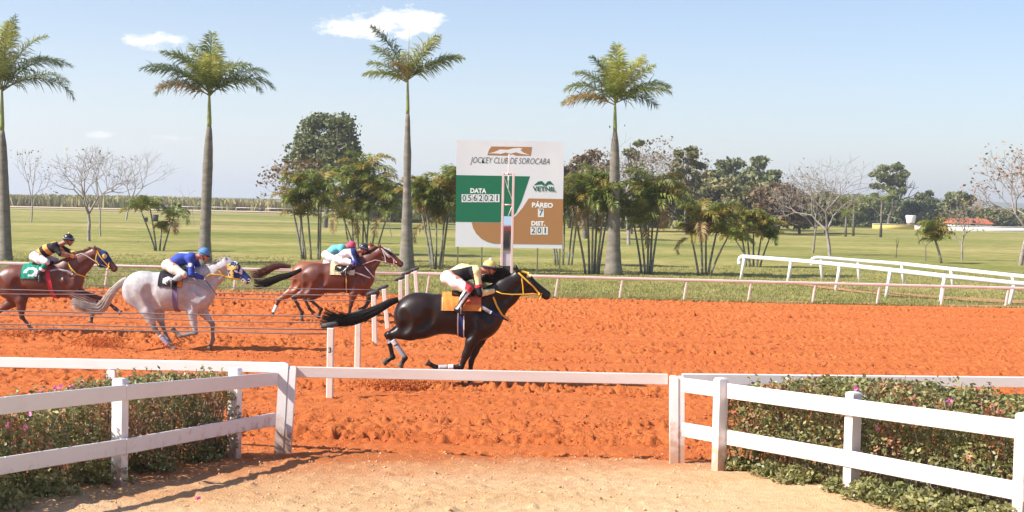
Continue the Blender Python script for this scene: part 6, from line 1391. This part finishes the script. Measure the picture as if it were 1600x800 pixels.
def jp5(g, p):
    ta = (p - g.hip) @ g.ax / g.L
    if abs(p[1]) > .17 and ta > .8: return 2 if p[1] < 0 and (p - g.arms[0][1]) @ (g.arms[0][2] - g.arms[0][1]) > 0 else 0
    return 1 if int((ta * 5.2 + p[2] * 2)) % 2 else 0
Rider(H5, 'jockey in black and amber stripes with a black helmet, on the bay horse', dict(hip=(56, 401), shoulder=(90, 384), head=(107, 376), elbow_near=(100, 396), hand_near=(118, 401), elbow_far=(103, 394), hand_far=(121, 399),
    knee_near=(79, 409), ankle_near=(66, 432), toe_near=(58 + 15, 438), knee_far=(82, 408), ankle_far=(70, 432), toe_far=(78, 438), gaze=(.97, 0, -.12), arch=.02),
    dict(skin=M['skin'], breeches=[M['breeches']], jersey=[M['black_cloth'], M['amber'], M['skin']], jersey_pick=jp5, boot=[M['boot'], M['green_cloth'], M['white_cloth']], boot_pick=lambda g, p, a0, an: 2 if .25 < ((p - a0) @ (an - a0)) / ((an - a0) @ (an - a0)) < .45 else (1 if ((p - a0) @ (an - a0)) / ((an - a0) @ (an - a0)) < .2 else 0), helmet=[M['helmet_shell']], peak=M['gloss_black'], pom=M['yellow_cloth'], goggles=True))

# clods kicked up by the hooves
def clods(label, u, v, Y, n, sx, sz, seed):
    r = np.random.default_rng(seed); c = P(u, v, Y); c[2] = max(c[2], .03); V = []; F = []; k = 0
    base = np.array([(1, 0, 0), (-1, 0, 0), (0, 1, 0), (0, -1, 0), (0, 0, 1), (0, 0, -1)], float); tri = [(0, 2, 4), (2, 1, 4), (1, 3, 4), (3, 0, 4), (2, 0, 5), (1, 2, 5), (3, 1, 5), (0, 3, 5)]
    for i in range(n):
        s = .005 + .022 * r.random() ** 3; p = c + np.array([r.normal(0, sx) - .1, r.normal(0, .22), abs(r.normal(0, sz))]); V.append(base * s * r.uniform(.5, 1.3, (6, 3)) + p); F += [tuple(a + k for a in t) for t in tri]; k += 6
    o = mesh_obj('kicked_up_soil', np.concatenate(V), F, M['red_soil'], smooth=False); tag(o, label, 'flying soil', kind='stuff')
clods('red clods kicked up behind the hooves of the black horse', 628, 603, 22.5, 1800, .24, .07, 1)
clods('red clods kicked up behind the grey horse', 165, 543, 27.8, 1300, .26, .09, 2)
clods('red clods kicked up under the grey horse', 272, 546, 27.8, 300, .15, .06, 3)
clods('red clods kicked up under the bay horse', 35, 535, 29.5, 600, .4, .10, 4)

# ---------------------------------------------------------------- small things far off
def simple(name, label, cat, loc): return thing(name, label, cat, loc)
M['yellow_wall'] = mat('yellow_wall', (.72, .56, .16), .8); M['white_wall'] = mat('white_wall', (.78, .74, .72), .8, (.66, .60, .58), .3); M['roof_tile'] = mat('roof_tile', (.50, .14, .07), .8, (.38, .10, .05), .6); M['tank'] = mat('tank', (.80, .78, .78), .5); M['dark_metal'] = mat('dark_metal', (.05, .05, .055), .5); M['brick'] = mat('brick', (.35, .16, .10), .85)
def wall(label, u0, u1, Y, h, m, capm):
    a, b = XZ(u0, Y), XZ(u1, Y); t = simple('boundary_wall', label, 'wall', ((a + b) / 2, Y, 0)); mb = MB(t.location); mb.box(((a + b) / 2, Y, h / 2 - .1), (b - a, .2, h + .2)); mb.obj('wall', m, t); mb = MB(t.location); mb.box(((a + b) / 2, Y, h + .04), (b - a + .1, .3, .08)); mb.obj('coping', capm, t)
wall('low yellow wall at the back of the field on the right', 1362, 1427, 236, .85, M['yellow_wall'], M['white_wall'])
wall('low white wall running off to the right at the back of the field', 1474, 1720, 236, .8, M['white_wall'], M['white_wall'])
wall('low grey pink wall between the yellow and the white wall', 1428, 1472, 237, .7, M['bar_paint'], M['white_wall'])
for (lab, u0, u1, Y, hw, hr, wm) in (('low building with a long red tiled roof behind the white wall', 1488, 1552, 241, 1.3, 2.1, 'white_wall'), ('dark house roof between the cane palms, left of the slim royal palm', 596, 640, 230, 3.6, 5.3, 'brick')):
    a, b = XZ(u0, Y), XZ(u1, Y); t = simple('house', lab, 'house', ((a + b) / 2, Y, 0)); mb = MB(t.location); mb.box(((a + b) / 2, Y + 3, hw / 2), (b - a - .6, 5.4, hw)); mb.obj('wall', M[wm], t)
    mb = MB(t.location); V = [(a, Y - .2, hw - .1), (b, Y - .2, hw - .1), (b, Y + 6.2, hw - .1), (a, Y + 6.2, hw - .1), (a + .5, Y + 3, hr), (b - .5, Y + 3, hr)]; mb.add(V, [(0, 1, 5, 4), (2, 3, 4, 5), (1, 2, 5), (3, 0, 4), (3, 2, 1, 0)]); mb.obj('roof', M['roof_tile'] if hw < 2 else M['brick'], t, smooth=False)
    mb = MB(t.location); mb.box(((a + b) / 2, Y + .27, .95), (.8, .1, 1.5)); mb.obj('door', M['dark_metal'], t)
Yt = 238; x = XZ(1424, Yt); z0 = P(1424, 347, Yt)[2]; t = simple('water_tank', 'round white water tank above the low yellow wall', 'water tank', (x, Yt + 1, 0)); mb = MB(t.location)
mb.tube([(x, Yt + 1, z0 - .2), (x, Yt + 1, z0), (x, Yt + 1, z0 + 1.0), (x, Yt + 1, z0 + 1.15)], [.68, .7, .88, .82], 16); mb.obj('tank', M['tank'], t); mb = MB(t.location); mb.box((x, Yt + 1, (z0 - .2) / 2), (1.1, 1.1, z0 - .2)); mb.obj('base', M['brick'], t)
for i, (u, v, lab) in enumerate([(228, 347, 'small dark bin, left of the pair behind the cane palm'), (243, 346, 'larger dark bin, right of the pair behind the cane palm')]):
    g = G(u, v); t = thing('waste_bin', lab, 'bin', (g[0], g[1], 0), 'bins in the left field'); s_ = .24 if i == 0 else .36; mb = MB(t.location); mb.tube([g, g + (0, 0, s_ * 2), g + (0, 0, s_ * 2.1)], [s_ * .8, s_, s_ * .9], 14); mb.obj('bin', M['dark_metal'], t); mb = MB(t.location); mb.tube([g + (0, 0, s_ * 2.05), g + (0, 0, s_ * 2.2)], [s_ * 1.06, s_ * 1.02], 14); mb.obj('rim', M['rubber'], t)
g = G(408, 331); t = thing('waste_bin', 'small dark bin alone at the back of the left field', 'bin', (g[0], g[1], 0), 'bins in the left field'); mb = MB(t.location); mb.tube([g, g + (0, 0, .8)], [.45, .55], 14); mb.obj('bin', M['dark_metal'], t)

# ---------------------------------------------------------------- small fittings go under the part they sit on
def under(root):
    kids = [o for o in COL.objects if o.parent is root]; st = lambda o: o.name.split('.')[0]
    by = {}
    for o in kids: by.setdefault(st(o), []).append(o)
    def hang(parts, hosts):
        for n_ in parts:
            for i, o in enumerate(by.get(n_, [])):
                if hosts: o.parent = hosts[min(i, len(hosts) - 1)]
    if root.get('category') == 'jockey':
        hang(['helmet_peak', 'pompom', 'chin_strap', 'goggles'], by.get('helmet')); hang(['stirrup'], by.get('boot'))
    if root.get('category') == 'horse':
        if 'bridle_cross' in by:
            b = by['bridle_cross'][0]; b.name = 'bridle'; hang(['cheek_strap', 'noseband', 'bit_strap', 'brow_band', 'brow_pad'], [b])
        if 'breast_girth' in by: hang(['breast_girth_pad'], by['breast_girth'])
        if 'hood' in by and 'bit_ring' in by: hang(['bit_ring'], by['hood'])
    if root.get('category') == 'board':
        ch = [o for o in by.get('digit', [])]; cards = by.get('digit_card', [])
        for o, c_ in zip(ch, cards): o.parent = c_
        for n_, h_ in (('date_heading', 'green_field'), ('race_heading', 'brown_field'), ('distance_heading', 'brown_field'), ('running_horse_mark', 'club_emblem')): hang([n_], by.get(h_))
    if root.name.startswith('royal_palm'): pass
for o in [o for o in COL.objects if o.type == 'EMPTY' and o.parent is None]: under(o)
